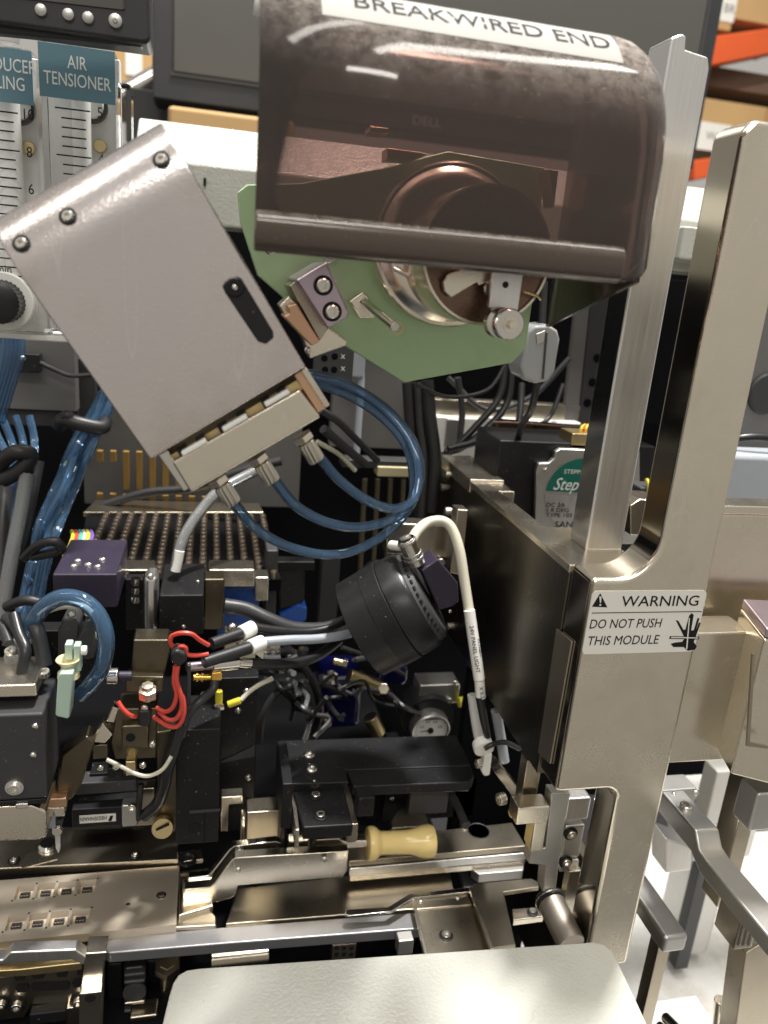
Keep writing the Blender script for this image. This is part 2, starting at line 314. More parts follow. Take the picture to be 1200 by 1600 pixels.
# ---------------------------------------------------------------- shared screw heads
def unit_socket():
    b = MB(); n = 24; rings = []
    def ring(r, z, hexa=False):
        out = []
        for i in range(n):
            t = 2*math.pi*i/n; rr = r
            if hexa: rr = r * math.cos(math.pi/6) / math.cos((t % (math.pi/3)) - math.pi/6)
            out.append((rr*math.cos(t), rr*math.sin(t), z))
        rings.append(out)
    ring(1, -0.5); ring(1, 0.58); ring(0.9, 0.7); ring(0.56, 0.7, True); ring(0.54, 0.15, True)
    vs = [v for r in rings for v in r]; fs = []
    for k in range(4):
        for i in range(n):
            j = (i+1) % n; fs.append((k*n+i, k*n+j, (k+1)*n+j, (k+1)*n+i))
    fs.append(tuple(range(4*n, 5*n)))
    me = bpy.data.meshes.new('socket_screw'); me.from_pydata([Vector(v)*MM for v in vs], [], fs)
    for p in me.polygons: p.use_smooth = True
    me.set_sharp_from_angle(angle=math.radians(30)); me.materials.append(screw_st); return me
SOCK = unit_socket()
def unit(mb, mt, name):
    return mb.mesh(name, Vector(), mt)
DOME = unit(MB().lathe([(1, -0.4), (1, 0.1), (0.85, 0.4), (0.5, 0.58), (0.12, 0.64)], (0, 0, 0), (0, 0, 1), 20), screw_st, 'dome_screw')
RINGM = unit(MB().lathe([(1.0, -0.3), (1.0, 0.06), (0.93, 0.1), (0.7, 0.1), (0.7, -0.3)], (0, 0, 0), (0, 0, 1), 28), black_an, 'counterbore_ring')
def screw(parent, px, py, r=1.4, y=None, x=None, z=None, n=None, me=None, name='screw', bore=False):
    p = P(px, py, y=y, x=x, z=z)
    if n is None: n = (0, -1, 0) if y is not None else ((0, 0, 1) if z is not None else (-1, 0, 0))
    if bore: sub_copy(RINGM, 'counterbore', parent, p, n, r*1.5)
    return sub_copy(me or SOCK, name, parent, p, n, r, random.random())
# ================================================================ large structure: machine enclosure, posts, plates
def rect(x0, x1, z0, z1, y): return [(x0, y, z0), (x1, y, z0), (x1, y, z1), (x0, y, z1)]
def arc(cx, cz, r, a0, a1, n=10): return [(cx + r*math.cos(math.radians(a0+(a1-a0)*i/n)), cz + r*math.sin(math.radians(a0+(a1-a0)*i/n))) for i in range(n+1)]
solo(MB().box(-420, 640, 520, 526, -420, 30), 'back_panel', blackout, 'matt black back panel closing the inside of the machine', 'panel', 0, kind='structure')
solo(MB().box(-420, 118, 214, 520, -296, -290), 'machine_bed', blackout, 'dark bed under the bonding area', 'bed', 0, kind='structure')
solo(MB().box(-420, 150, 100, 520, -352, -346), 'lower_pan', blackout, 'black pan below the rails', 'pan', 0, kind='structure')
solo(MB().box(150, 640, 60, 470, -436, -430), 'white_tray', white_br, 'white tray below the loading arms', 'tray', 0, kind='structure')
solo(MB().box(-3000, 4000, -1000, 5000, -1320, -1300), 'floor', dim_grey, 'dark grey warehouse floor', 'floor', 0, kind='structure')

# --- U shaped nickel support frame
fr = thing('support_frame', 'thick nickel-plated U-shaped frame with a tall upright and a foot, carrying the warning sticker', 'support frame', (140, 212, -249))
poly = [(118, -84.5), (126, -84.5)] + arc(126, -70.5, 14, -90, 0)[1:] + [(140, 47), (143, 50), (160, 50), (161, -245.5), (142, -245.5)] + arc(137, -169, 5, 0, 90, 6) + [(118, -164)]
part(MB().prism([(x, 205, z) for x, z in poly], (0, 15, 0)), 'frame_plate', nickel, fr, 1.9, seg=3)
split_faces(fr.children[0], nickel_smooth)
# --- dark side plate running back from the frame
sp = thing('side_plate', 'tall dark burnished side plate with bright top rim running back behind the support frame', 'side plate', (121, 300, -170))
part(MB().box(118, 124, 220.3, 374, -167, -88.5), 'plate', plate_bk, sp, 0.4)
part(MB().box(117.6, 126, 220.3, 374, -88.5, -85.6), 'top_rim', nickel, sp, 0.4)
part(MB().box(117.4, 134, 326, 376, -91, -84.6), 'rear_block', nickel, sp, 0.5)
part(MB().box(126, 134, 312, 326, -101, -86), 'rim_step', nickel, sp, 0.5)
part(MB().box(126, 146, 222, 262, -100, -86), 'rim_foot', nickel, sp, 0.4)
part(MB().px([(869, 982), (893, 1002), (859, 1194), (840, 1176)], 117.2, 0.7), 'wear_strip', brushed_st, sp, 0.2)
for a, b in ((700, 742), (692, 762), (718, 803)): screw(sp, a, b, 2.0, x=117.6)
screw(sp, 703, 978, 1.8, x=117.7); screw(sp, 706, 880, 1.8, x=117.7)
# --- silver upright
up_ = thing('aluminium_post', 'square brushed aluminium post standing behind the smoked hood', 'post', (137, 248, -89))
part(MB().prism([(x, 236, z) for x, z in [(131, -86.2), (145.4, -86.2), (145.4, 69), (144.4, 72), (136.4, 73), (136, 76.4), (134.5, 77), (131, 75.4)]], (0, 13, 0)), 'post_body', alu, up_, 1.0, seg=3)
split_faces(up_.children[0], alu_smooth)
# --- pieces to the far side of the frame
cb = thing('cross_beam', 'short nickel cross beam joining the support frame to the guide block', 'beam', (172, 214, -155))
part(MB().box(161.3, 184, 208, 222, -157, -105.5), 'beam', nickel, cb, 0.8)
ub = thing('upper_mount_plate', 'broad nickel mounting plate behind the support frame upright above the cross beam', 'mounting plate', (190, 232, -110))
part(MB().box(172, 262, 226, 236, -128, -68.6), 'plate', nickel, ub, 1.0)
part(MB().box(171.5, 263, 225.5, 236.5, -68.6, -65.5), 'top_edge', nickel, ub, 0.5)
gb = thing('guide_block', 'large chamfered nickel guide block with an engraved groove beside the cross beam', 'guide block', (205, 205, -165))
part(MB().prism([(184, 214, -152), (184, 214, -92), (188, 203, -94), (188, 203, -156)][::-1] , (0.01, 0, 0)) if False else MB().prism([(183, 216, -152), (178, 196, -154), (240, 182, -166), (240, 216, -155)], (0, 0, 52)), 'block', nickel, gb, 0.9)
part(MB().prism([(183.4, 216, -99.9), (178.5, 196.6, -101.9), (240, 182.6, -113.9), (240, 216, -102.9)], (0, 0, 3.4)), 'top_bevel', violet_st, gb, 0.6)
part(MB().py([(1176, 1022), (1180, 1022), (1172, 1160), (1200, 1166), (1200, 1170), (1167, 1166)], 189.5, 0.8), 'groove', nickel_dark, gb, 0)
# --- warning sticker on the frame
st = thing('warning_sticker', 'white warning sticker reading DO NOT PUSH THIS MODULE on the support frame', 'sticker', P(1000, 1010, y=204.8))
def rounded(x0, x1, z0, z1, r): return arc(x1-r, z0+r, r, -90, 0, 5) + arc(x1-r, z1-r, r, 0, 90, 5) + arc(x0+r, z1-r, r, 90, 180, 5) + arc(x0+r, z0+r, r, 180, 270, 5)
sz1 = P(1010, 923, y=204.8).z; sz0 = P(1000, 1020, y=204.8).z; sx0, sx1 = 118.6, 159.7
part(MB().prism([(x, 204.75, z) for x, z in rounded(sx0, sx1, sz0, sz1, 1.6)], (0, 0.24, 0)), 'backing', paper, st, 0)
st = st.children[0]
zl = P(1000, 957, y=204.6).z
part(MB().box(sx0 + 1.0, sx1 - 0.4, 204.66, 204.74, zl - 0.12, zl + 0.12), 'divider', ink, st, 0)
X1, Z1 = (1, 0, 0), (0, 0, 1)
text('WARNING', P(1033, 940, y=204.7), X1, Z1, 5.2, ink, st, xs=1.12, shear=0.0, bold=0.02)
text('DO NOT PUSH', P(978, 975, y=204.7), X1, Z1, 4.6, ink, st, xs=0.84, shear=0.08)
text('THIS MODULE', P(974, 1001, y=204.7), X1, Z1, 4.6, ink, st, xs=0.88, shear=0.08)
part(MB().py([(925, 948), (949, 949), (938, 927)], 204.68, 0.06), 'warning_triangle', ink, st, 0)
part(MB().py([(936.5, 932), (940, 932), (939, 942), (937.5, 942)], 204.62, 0.05), 'exclamation_mark', paper, st, 0)
part(MB().cyl(P(938, 945.3, y=204.62), P(938, 945.3, y=204.62) + Vector((0, 0.05, 0)), 0.33), 'exclamation_dot', paper, st, 0)
hand = [(1056, 969), (1060, 970), (1068, 984), (1071, 984), (1077, 962), (1081, 958), (1084, 961), (1080, 985), (1084, 985), (1090, 966), (1093, 966), (1087, 987), (1092, 973), (1095, 973), (1086, 998), (1084, 1003), (1089, 1010), (1086, 1015), (1075, 1017), (1068, 1011), (1052, 1011), (1048, 1006), (1055, 1004), (1066, 1003), (1070, 997), (1064, 985)]
part(MB().py(hand, 204.68, 0.06), 'hand_symbol', ink, st, 0)
part(MB().py([(1047, 994), (1093, 995), (1092, 999), (1046, 998)], 204.62, 0.05), 'bar_symbol', ink, st, 0)
part(MB().py([(1049, 995.2), (1091, 996.2), (1090.5, 997.6), (1048.5, 996.8)], 204.56, 0.05), 'bar_gap', paper, st, 0)
part(MB().py([(1076.5, 966), (1078, 966), (1074, 1014), (1072, 1014)], 204.60, 0.05), 'cut_line', paper, st, 0)

# --- white machine beam behind the hood
wb = thing('machine_beam', 'white powder-coated machine beam with a sloping top edge behind the hood', 'beam', (120, 375, 18))
wx0 = P(213, 200, y=372).x
part(MB().prism([(wx0, 360, 16), (wx0, 360, 40), (wx0, 382, 58), (wx0, 400, 58), (wx0, 400, 16)], (430, 0, 0)), 'beam_body', white_pc, wb, 1.2)
part(MB().box(P(318, 285, y=359).x, P(322, 285, y=359).x, 358.6, 359.9, P(320, 290, y=359).z, P(320, 278, y=359).z), 'slot_mark', black_pl, wb, 0)
part(MB().box(205, 262, 330, 359, 20, 34), 'white_bracket', white_pc, wb, 1.0)
solo(MB().box(wx0 + 60, 420, 476, 482, -80, 15.5), 'rear_sheet', blackout, 'sheet panel below the white machine beam, coloured black as deep shade', 'panel', 0.3)  # blackened so the space behind the posts looks unlit
# --- front cover
fc = [(256, 1590), (264, 1556), (270, 1536), (278, 1523), (292, 1515), (312, 1512), (600, 1493), (902, 1473), (926, 1471), (944, 1475), (957, 1486), (966, 1502), (1030, 1640), (244, 1640)]
solo(MB().pz(fc, -225, 4), 'front_cover', white_pc, 'rounded cream-white textured front cover plate below the rails', 'cover plate', 0.7, seg=3)

# --- loading arms, bottom right
la = thing('loading_arm', 'long grey cast arm with a stepped bend and a screw at its rear end', 'arm', (186, 205, -205))
prof = [(236, -191), (212, -191), (208, -196), (204, -197), (166, -197), (160, -197), (160, -204), (204, -204.5), (212, -200.5), (236, -200.5)]
part(MB().prism([(183, y, z) for y, z in prof], (10.5, 0, 0)), 'arm_bar', alu_grey, la, 1.0, seg=3)
part(MB().prism([(183, 236.2, -200), (200, 236.2, -200), (200, 246, -200), (183, 246, -200)], (0, 0, 8.8)), 'arm_head', alu_grey, la, 0.5)
screw(la, 1071, 1262, 2.4, z=-191); screw(la, 1053, 1240, 1.0, z=-191, me=DOME); screw(la, 1087, 1237, 1.2, z=-191, me=DOME)
lb = thing('loading_arm', 'shorter grey cast arm with a rounded end tucked beside the frame foot', 'arm', (178, 220, -242))
part(MB().box(173.4, 183.8, 203, 262, -240, -232), 'arm_bar', alu_grey, lb, 1.6, seg=3)
part(MB().box(175.5, 181, 208, 214, -320, -240), 'arm_stem', nickel_dark, lb, 0.4)
solo(MB().box(172, 181, 232, 250, -232, -203), 'pneumatic_slide', alu_grey, 'small grey slide body hanging under the stepped loading arm', 'slide', 1.2)
solo(MB().py([(1040, 1310), (1082, 1325), (1080, 1360), (1040, 1365)], 243, 12), 'slide_bumper', alu, 'pale aluminium bumper below the stepped loading arm', 'bumper', 0.8)
solo(MB().box(166, 171, 224, 300, -330, -240), 'dark_column', nickel_dark, 'dark steel column behind the frame foot', 'column', 0.5)
solo(MB().pb(1082, 1335, 1126, 1492, 352, 30), 'grey_support_column', alu_grey, 'tall pale grey cast column standing on the white tray', 'column', 3.0)
solo(MB().pb(1074, 1360, 1094, 1512, 346, 8), 'slotted_rail', grey_pl, 'dark slotted rail fixed to the pale cast column', 'rail', 0.6)
solo(MB().pb(1098, 1262, 1182, 1342, 300, 30), 'white_housing', white_pl, 'white plastic housing behind the stepped loading arm', 'housing', 1.5)
solo(MB().pb(1112, 1205, 1166, 1285, 288, 11), 'pale_cover_box', white_pl, 'pale cover box beside the white housing above the tray', 'cover box', 1.0)
solo(MB().pb(1178, 1240, 1215, 1298, 195, 10), 'hanging_stop', alu_grey, 'grey hanging stop under the guide block', 'stop', 1.0)
solo(MB().cyl(P(1118, 1640, y=215), P(1126, 1562, y=215), 2.6, n=24), 'guide_pin', nickel, 'short steel guide pin rising over the white tray', 'pin', 0.4)
solo(MB().cyl(P(1040, 1590, y=222), P(1090, 1640, y=200), 2.2), 'steel_rod', polished, 'polished round rod under the shorter loading arm', 'rod', 0.2, group='polished rods under the loading arm')
solo(MB().cyl(P(1030, 1604, y=222), P(1075, 1640, y=205), 2.2), 'steel_rod', polished, 'polished round rod under the shorter loading arm', 'rod', 0.2, group='polished rods under the loading arm')
rr = thing('linear_guide', 'dark ribbed linear guide with bright grooves beside the long loading arm', 'linear guide', (215, 195, -330))
part(MB().pb(1152, 1440, 1180, 1482, 190, 12), 'carriage', nickel_dark, rr, 0.5)
for i in range(3): part(MB().pb(1158 + i*8, 1440, 1161 + i*8, 1478, 189.6, 1), 'groove_strip', polished, rr, 0.1)
part(MB().py([(1165, 1490), (1215, 1460), (1215, 1640), (1145, 1640)], 200, 10), 'guide_base', nickel_dark, rr, 0.5)
solo(MB().box(228, 236, 240, 252, -260, -185), 'clamp_column', nickel_dark, 'dark steel clamp column behind the long loading arm', 'column', 0.5)
solo(MB().box(186, 250, 240, 262, -352, -340), 'tray_ledge', white_br, 'white ledge on the tray below the arms', 'ledge', 0.8)
# ================================================================ smoked hood
hd = thing('smoked_hood', 'dusty brown smoked acrylic hood with rounded top over the wire spool', 'hood', (55, 200, 0))
prof = [(179.4, 4.2), (179.0, 5.0), (178.9, 15), (178.9, 34)]
prof += [(207 + 27.5*math.cos(math.radians(a)), 35 + 27.0*math.sin(math.radians(a))) for a in range(174, 89, -6)] + [(226, 62)]
HX0, HX1, HR = 8.6, 106.0, 11.0
def hood_inner(p, k):                  # move a profile point inwards by k
    c = Vector((206, 27)); v = Vector(p); d = (c - v); return v + d.normalized() * min(k, d.length*0.6)
cols = [(HX0, 0), (HX0 + 30, 0), (HX0 + 60, 0), (HX1 - HR, 0)] + [(HX1 - HR + HR*math.sin(math.radians(a)), HR*(1 - math.cos(math.radians(a)))) for a in (15, 30, 45, 60, 75, 90)]
b = MB(); vs = []; fs = []; n = len(prof)
for x, k in cols:
    for p in prof:
        q = hood_inner(p, k); vs.append((x, q.x, q.y))
for i in range(len(cols)-1):
    for j in range(n-1): fs.append((i*n+j, i*n+j+1, (i+1)*n+j+1, (i+1)*n+j))
b.add(vs, fs)
ho = part(b, 'hood_shell', smoked, hd, 0)
part(MB().prism([(HX0, y, z) for y, z in [(178.2, 12.2), (176.6, 12.0), (175.3, 11.0), (174.8, 9.2), (174.9, 6.2), (175.6, 4.5), (177.0, 3.7), (178.6, 3.6)]], (86.5, 0, 0)), 'lower_lip', smoked_lip, hd, 0.5)
sm = ho.modifiers.new('wall', 'SOLIDIFY'); sm.thickness = 0.0018; sm.offset = 0
last = [Vector(v) for v in vs[-n:]]
side = [(HX1 - 1.2, v.y, v.z) for v in last] + [(HX1 - 1.2, 238, 55), (HX1 - 1.2, 238, -10.3), (HX1 - 1.2, 187, 4.6)]
part(MB().prism(side, (1.8, 0, 0)), 'end_wall', smoked, hd, 0.4)
# the label follows the curved top of the hood
def hood_wrap(x, h, z):                # h = arc length along the curve from its middle
    a = math.radians(130) - (h / 28.1); r = 28.3 + z
    return Vector((x + 57.5, 207 + r*math.cos(a), 35 + r*math.sin(a)))
lb_ = MB(); vs = []; fs = []
for i in range(9):
    h = -6.2 + 12.4*i/8
    for x in (-36, 34):
        for z in (-0.12, 0.0): vs.append(hood_wrap(x, h, z))
for i in range(8):
    k = i*4; fs += [(k, k+4, k+6, k+2), (k+1, k+3, k+7, k+5), (k, k+1, k+5, k+4), (k+2, k+6, k+7, k+3)]
fs += [(0, 2, 3, 1), (32, 33, 35, 34)]
hl = thing('hood_label', 'white printed label stuck on the curved top of the smoked hood', 'label', hood_wrap(0, -6, 0))
hl = part(lb_.add(vs, fs), 'label_strip', lab_paper, hl, 0)
text('BREAKWIRED END', hood_wrap(0, 0, 0.08), (1, 0, 0), (0, 0, 1), 7.6, ink, hl, xs=0.96, wrap=lambda x, y, z: hood_wrap(x + 1.5, y + 0.2, z + 0.08))

# ================================================================ green plate and spool
gp = thing('green_plate', 'pale green angular mounting plate behind the hood', 'mounting plate', (70, 243, -30))
GY = 242
part(MB().py([(371, 300), (386, 288), (470, 286), (600, 262), (700, 236), (852, 262), (832, 470), (822, 545), (800, 567), (632, 598), (505, 520), (402, 430), (375, 345)], GY, 3), 'plate', green_pl, gp, 0.4)
screw(gp, 515, 400, 2.0, y=GY - 0.4); screw(gp, 422, 388, 2.6, y=GY + 1.2, me=DOME)
sub_copy(RINGM, 'washer', gp, P(621, 513, y=GY), (0, -1, 0), 2.1).data = unit(MB().lathe([(1.0, -0.3), (1.0, 0.12), (0.62, 0.12), (0.62, -0.3)], (0, 0, 0), (0, 0, 1), 28), cream, 'washer')
for pl in ([(578, 197), (607, 200), (607, 209), (578, 206)], [(605, 231), (672, 240), (645, 251), (605, 249)], [(857, 264), (873, 267), (866, 324)]):  # copper tabs added to imitate orange reflections under the hood
    part(MB().py(pl, GY - 9, 8), 'orange_glint_tab', copper, gp, 0.2)
stn = thing('standoff_pin', 'steel standoff pin on a hex base standing out of the green plate', 'pin', P(575, 480, y=236))
part(MB().py([(547, 471), (566, 457), (574, 461), (588, 488), (585, 497), (563, 497)], 236, 6), 'hex_base', nickel, stn, 0.4)
p0 = P(568, 471, y=236); p1 = P(617, 511, y=214)
part(MB().cyl(p0, p1, 1.25), 'pin_rod', polished, stn, 0.15)
spool = thing('wire_spool', 'round metal wire spool cup with a brown reflective face under the hood', 'spool', P(763, 500, y=215))
sc_ = P(763, 400, y=206); ss = scale_at(763, 400, 206)
part(MB().lathe([(0.1, 1.2), (17.0, 1.2), (17.3, 0), (18.0, 0), (18.2, 0.6), (18.2, 33), (0.1, 33)], sc_, (0, 1, 0), 64), 'spool_cup', green_pl if False else nickel, spool, 0)
brown_m = mat('brown_mirror_disc', (0.20, 0.13, 0.095, 1), 0.9, 0.28, 0.1, 60, dust=0.2)
part(MB().cyl(sc_ + Vector((0, 0.9, 0)), sc_ + Vector((0, 1.6, 0)), 17.2, n=64), 'spool_face', brown_m, spool, 0)
rc = P(706, 385, y=231)
part(MB().lathe([(19, 0), (22.8, 0), (23.4, 0.8), (23.4, 4), (21.5, 5), (21.0, 8), (19, 8)], rc, (0, 1, 0), 64), 'spool_flange', nickel, spool, 0)
part(MB().lathe([(18.6, -3), (20.6, -1.5), (22.2, 0.4), (19, 1)], rc, (0, 1, 0), 64), 'flange_lip', nickel, spool, 0)
part(MB().py([(693, 440), (700, 428), (733, 418), (748, 420), (771, 424), (771, 437), (749, 446), (745, 441), (705, 465), (695, 455)], 203.6, 2.2), 'clip', nickel, spool, 0.3)
hs_ = part(MB().py([(771, 422), (818, 424), (809, 486), (764, 480)], 199, 1.6), 'hanger_strip', alu, spool, 0.2)
part(MB().cyl(P(790, 445, y=198.9) , P(790, 445, y=198.9) + Vector((0, 0.5, 0)), 0.85), 'hanger_hole', black_pl, hs_, 0)
rl = P(797, 507, y=190)
rlo = part(MB().lathe([(0.5, -0.4), (1.1, -0.4), (1.2, 0), (3.7, 0), (4.0, 0.4), (4.0, 2.6), (3.2, 3.1), (2.4, 3.2), (2.4, 6), (3.9, 6.6), (4.1, 9), (0.3, 9)], rl, (0, 1, 0), 40), 'roller', polished, spool, 0)
part(MB().lathe([(0.1, -1.6), (1.0, -1.6), (1.1, -1.4), (1.1, 0), (2.1, 0), (2.1, 0.6), (0.1, 0.6)], rl + Vector((0, -0.3, 0)), (0, 1, 0), 6), 'roller_nut', nickel, rlo, 0)
part(MB().ptube([(818, 455, 200), (838, 462, 203), (845, 468, 205)], 0.35), 'spring_wire', brass, spool, 0)
part(MB().ptube([(615, 420, 226), (640, 432, 224), (660, 439, 222)], 0.6), 'guide_wire', polished, spool, 0)
part(MB().lathe([(0.4, 0), (1.6, 0), (1.8, 0.5), (1.4, 1.5), (0.3, 1.6)], P(766, 452, y=202), (0, 1, 0), 24), 'eyelet', polished, spool, 0)
# ================================================================ tilted steel box
BY = 186
bx = thing('steel_housing', 'tilted satin steel sheet housing with rolled upper edge and black slot', 'housing', P(260, 760, y=BY))
TL, TR, BR, BL = P(-14, 366, y=BY), P(262, 204, y=BY), P(478, 573, y=BY), P(238, 716, y=BY)
U = (TR - TL); Vv = (BR - TR); Vn = Vv.normalized(); L_ = Vv.length
R_ = 17.0
pts = [(L_, 26), (L_, 0.0)] + [(R_*(1 - math.sin(math.radians(a))) - 5.5, R_*(1 - math.cos(math.radians(a)))) for a in (0, 6, 12, 20, 28, 36, 44, 52, 60)] + [(R_*(1-math.sin(math.radians(60))) - 5.5, 26)]
part(MB().prism([TL + Vn*v + Vector((0, y, 0)) for v, y in pts], U), 'cover', sheet, bx, 0.5)
for a, b in ((253, 251), (108, 339), (36, 381)):
    q = P(a, b, y=BY + 3.0); v = (q - TL).dot(Vn); an = math.asin(max(0, min(1, 1 - (v + 5.5) / R_))); q = q + Vector((0, BY + R_*(1 - math.cos(an)) - q.y, 0))
    nn = Vector((0, -math.cos(an), 0)) - Vn * math.sin(an)
    sub_copy(RINGM, 'counterbore', bx, q + nn*0.15, nn, 1.95); sub_copy(SOCK, 'screw', bx, q - nn*0.1, nn, 1.2, random.random())
bsl = part(MB().py([(347, 447), (352, 440), (370, 431), (378, 436), (427, 518), (428, 528), (416, 538), (403, 534), (352, 458)], BY - 0.6, 1.4), 'black_slot', black_pl, bx, 0.4)
part(MB().lathe([(0.6, 0.4), (1.0, 0), (1.9, 0), (2.2, 0.5), (2.2, 1.6), (0.1, 1.6)], P(367, 449, y=BY - 1.2), (0, 1, 0), 28), 'lens_ring', black_an, bsl, 0)
screw(bx, 367, 449, 0.7, y=BY - 1.0, me=DOME)
part(MB().py([(459, 586), (479, 574), (516, 633), (497, 645)], BY + 3, 20), 'copper_end', copper, bx, 0.3)
part(MB().py([(470, 579), (479, 574), (516, 633), (508, 638)], BY + 2.2, 21.5), 'end_strip', nickel, bx, 0.3)
part(MB().py([(247, 711), (262, 703), (298, 762), (287, 768)], BY + 3, 22), 'edge_plate', polished, bx, 0.3)
part(MB().py([(258, 716), (466, 592), (478, 606), (270, 726)], BY + 5.0, 14), 'inner_rail', brass, bx, 0.2)
for a, b in ((284, 700), (313, 683), (347, 663), (377, 645), (415, 623), (440, 608)):
    part(MB().py([(a-8, b+4), (a+5, b-4), (a+11, b+6), (a-2, b+14)], BY + 3.2, 3), 'slot', black_pl, bx, 0)
mf = thing('air_manifold', 'beige nickel manifold bar with three knurled fittings along the lower edge of the steel housing', 'manifold', P(390, 745, y=BY))
part(MB().py([(268, 722), (468, 608), (502, 652), (298, 771)], BY + 0.5, 18), 'manifold_bar', nickel, mf, 0.7)
for a, b in ((302, 697), (366, 659), (432, 620)):
    part(MB().py([(a-20, b+10), (a+18, b-12), (a+22, b-5), (a-16, b+17)], BY + 0.2, 2.4), 'pad', white_pl, mf, 0.35)
fd = Vector((U.z, 0, -U.x)).normalized(); fd = Vn
FIT = []
for a, b in ((338, 750), (400, 716), (470, 683)):
    q = P(a + 4, b + 2, y=BY + 9)
    f = part(MB().lathe([(0.1, -1), (2.9, -1), (2.9, 0.6), (1.6, 1.4), (0.1, 1.4)], q, fd, 6), 'fitting', nickel, mf, 0.1)
    kb = MB(); u, w, ax = basis(fd); NK = 28; vs = []; fs = []
    prof_k = [(1.5, 1.1), (2.0, 1.3), (2.15, 2.0), (2.15, 6.4), (1.9, 7.0), (1.2, 7.0)]
    for k, (r, h) in enumerate(prof_k):
        for i in range(NK):
            t = 2*math.pi*(i + k*0.5)/NK; rr_ = r + (0.16 if i % 2 else -0.12)
            vs.append(q + ax*h + u*(rr_*math.cos(t)) + w*(rr_*math.sin(t)))
    for k in range(len(prof_k)-1):
        for i in range(NK): fs.append((k*NK+i, k*NK+(i+1) % NK, (k+1)*NK+(i+1) % NK, (k+1)*NK+i))
    fs.append(tuple(range(NK))[::-1]); fs.append(tuple(range(len(prof_k)*NK-NK, len(prof_k)*NK)))
    part(kb.add(vs, fs), 'knurled_collar', knurl, f, 0); FIT.append(q + ax*6.5)
BYt = BY + 9
t1 = [(368, 790, BYt+1), (400, 826, 200), (450, 854, 204), (510, 867, 208), (560, 858, 212), (612, 826, 216), (645, 782, 220), (657, 735, 223), (645, 690, 226), (608, 643, 229), (555, 607, 232), (505, 588, 235), (455, 580, 238)]
t2 = [(430, 752, BYt+1), (462, 790, 200), (510, 816, 204), (560, 824, 207), (612, 812, 211), (642, 785, 214), (646, 740, 218), (632, 692, 222), (595, 650, 227), (545, 618, 231), (500, 602, 234), (455, 590, 237)]
t3 = [(497, 712, BYt+1), (528, 748, 200), (570, 780, 203), (612, 795, 206), (642, 785, 209), (654, 752, 212), (648, 706, 216), (622, 662, 221), (578, 622, 226), (535, 600, 230), (498, 592, 233), (450, 585, 236)]
for pts, lab in ((t1, 'blue air tube looping lowest from the outer manifold fitting'), (t2, 'blue air tube looping from the middle manifold fitting'), (t3, 'blue air tube with the tightest loop from the inner manifold fitting')):
    i = (t1, t2, t3).index(pts)
    q = [FIT[i]] + [P(a, b, y=y) for a, b, y in pts]
    solo(MB().tube(q, 1.45, n=14), 'air_tube', blue_tb, lab, 'tube', 0, group='blue air tubes on the manifold')
mb_ = thing('housing_bracket', 'violet tinted steel bracket with two socket screws joining housing and green plate', 'bracket', P(500, 520, y=220))
part(MB().py([(462, 437), (511, 408), (546, 488), (543, 496), (512, 514)], 212, 28), 'clamp_block', violet_st, mb_, 0.7)
screw(mb_, 505, 446, 1.75, y=211.9, bore=True); screw(mb_, 519, 487, 1.75, y=211.9, bore=True)
part(MB().py([(443, 495), (452, 490), (450, 478), (464, 474), (500, 533), (487, 541)], 219, 12), 'copper_block', copper, mb_, 0.4)
part(MB().py([(452, 447), (463, 438), (512, 514), (500, 533)], 222, 18), 'bracket_web', nickel_dark, mb_, 0.3)
part(MB().py([(470, 520), (514, 512), (543, 533), (541, 541), (484, 561)], 232, 8), 'foot_plate', nickel, mb_, 0.5)
part(MB().py([(436, 478), (452, 462), (470, 480), (448, 500)], 226, 10), 'side_lug', nickel, mb_, 0.4)
screw(mb_, 481, 547, 1.0, y=230, me=DOME)
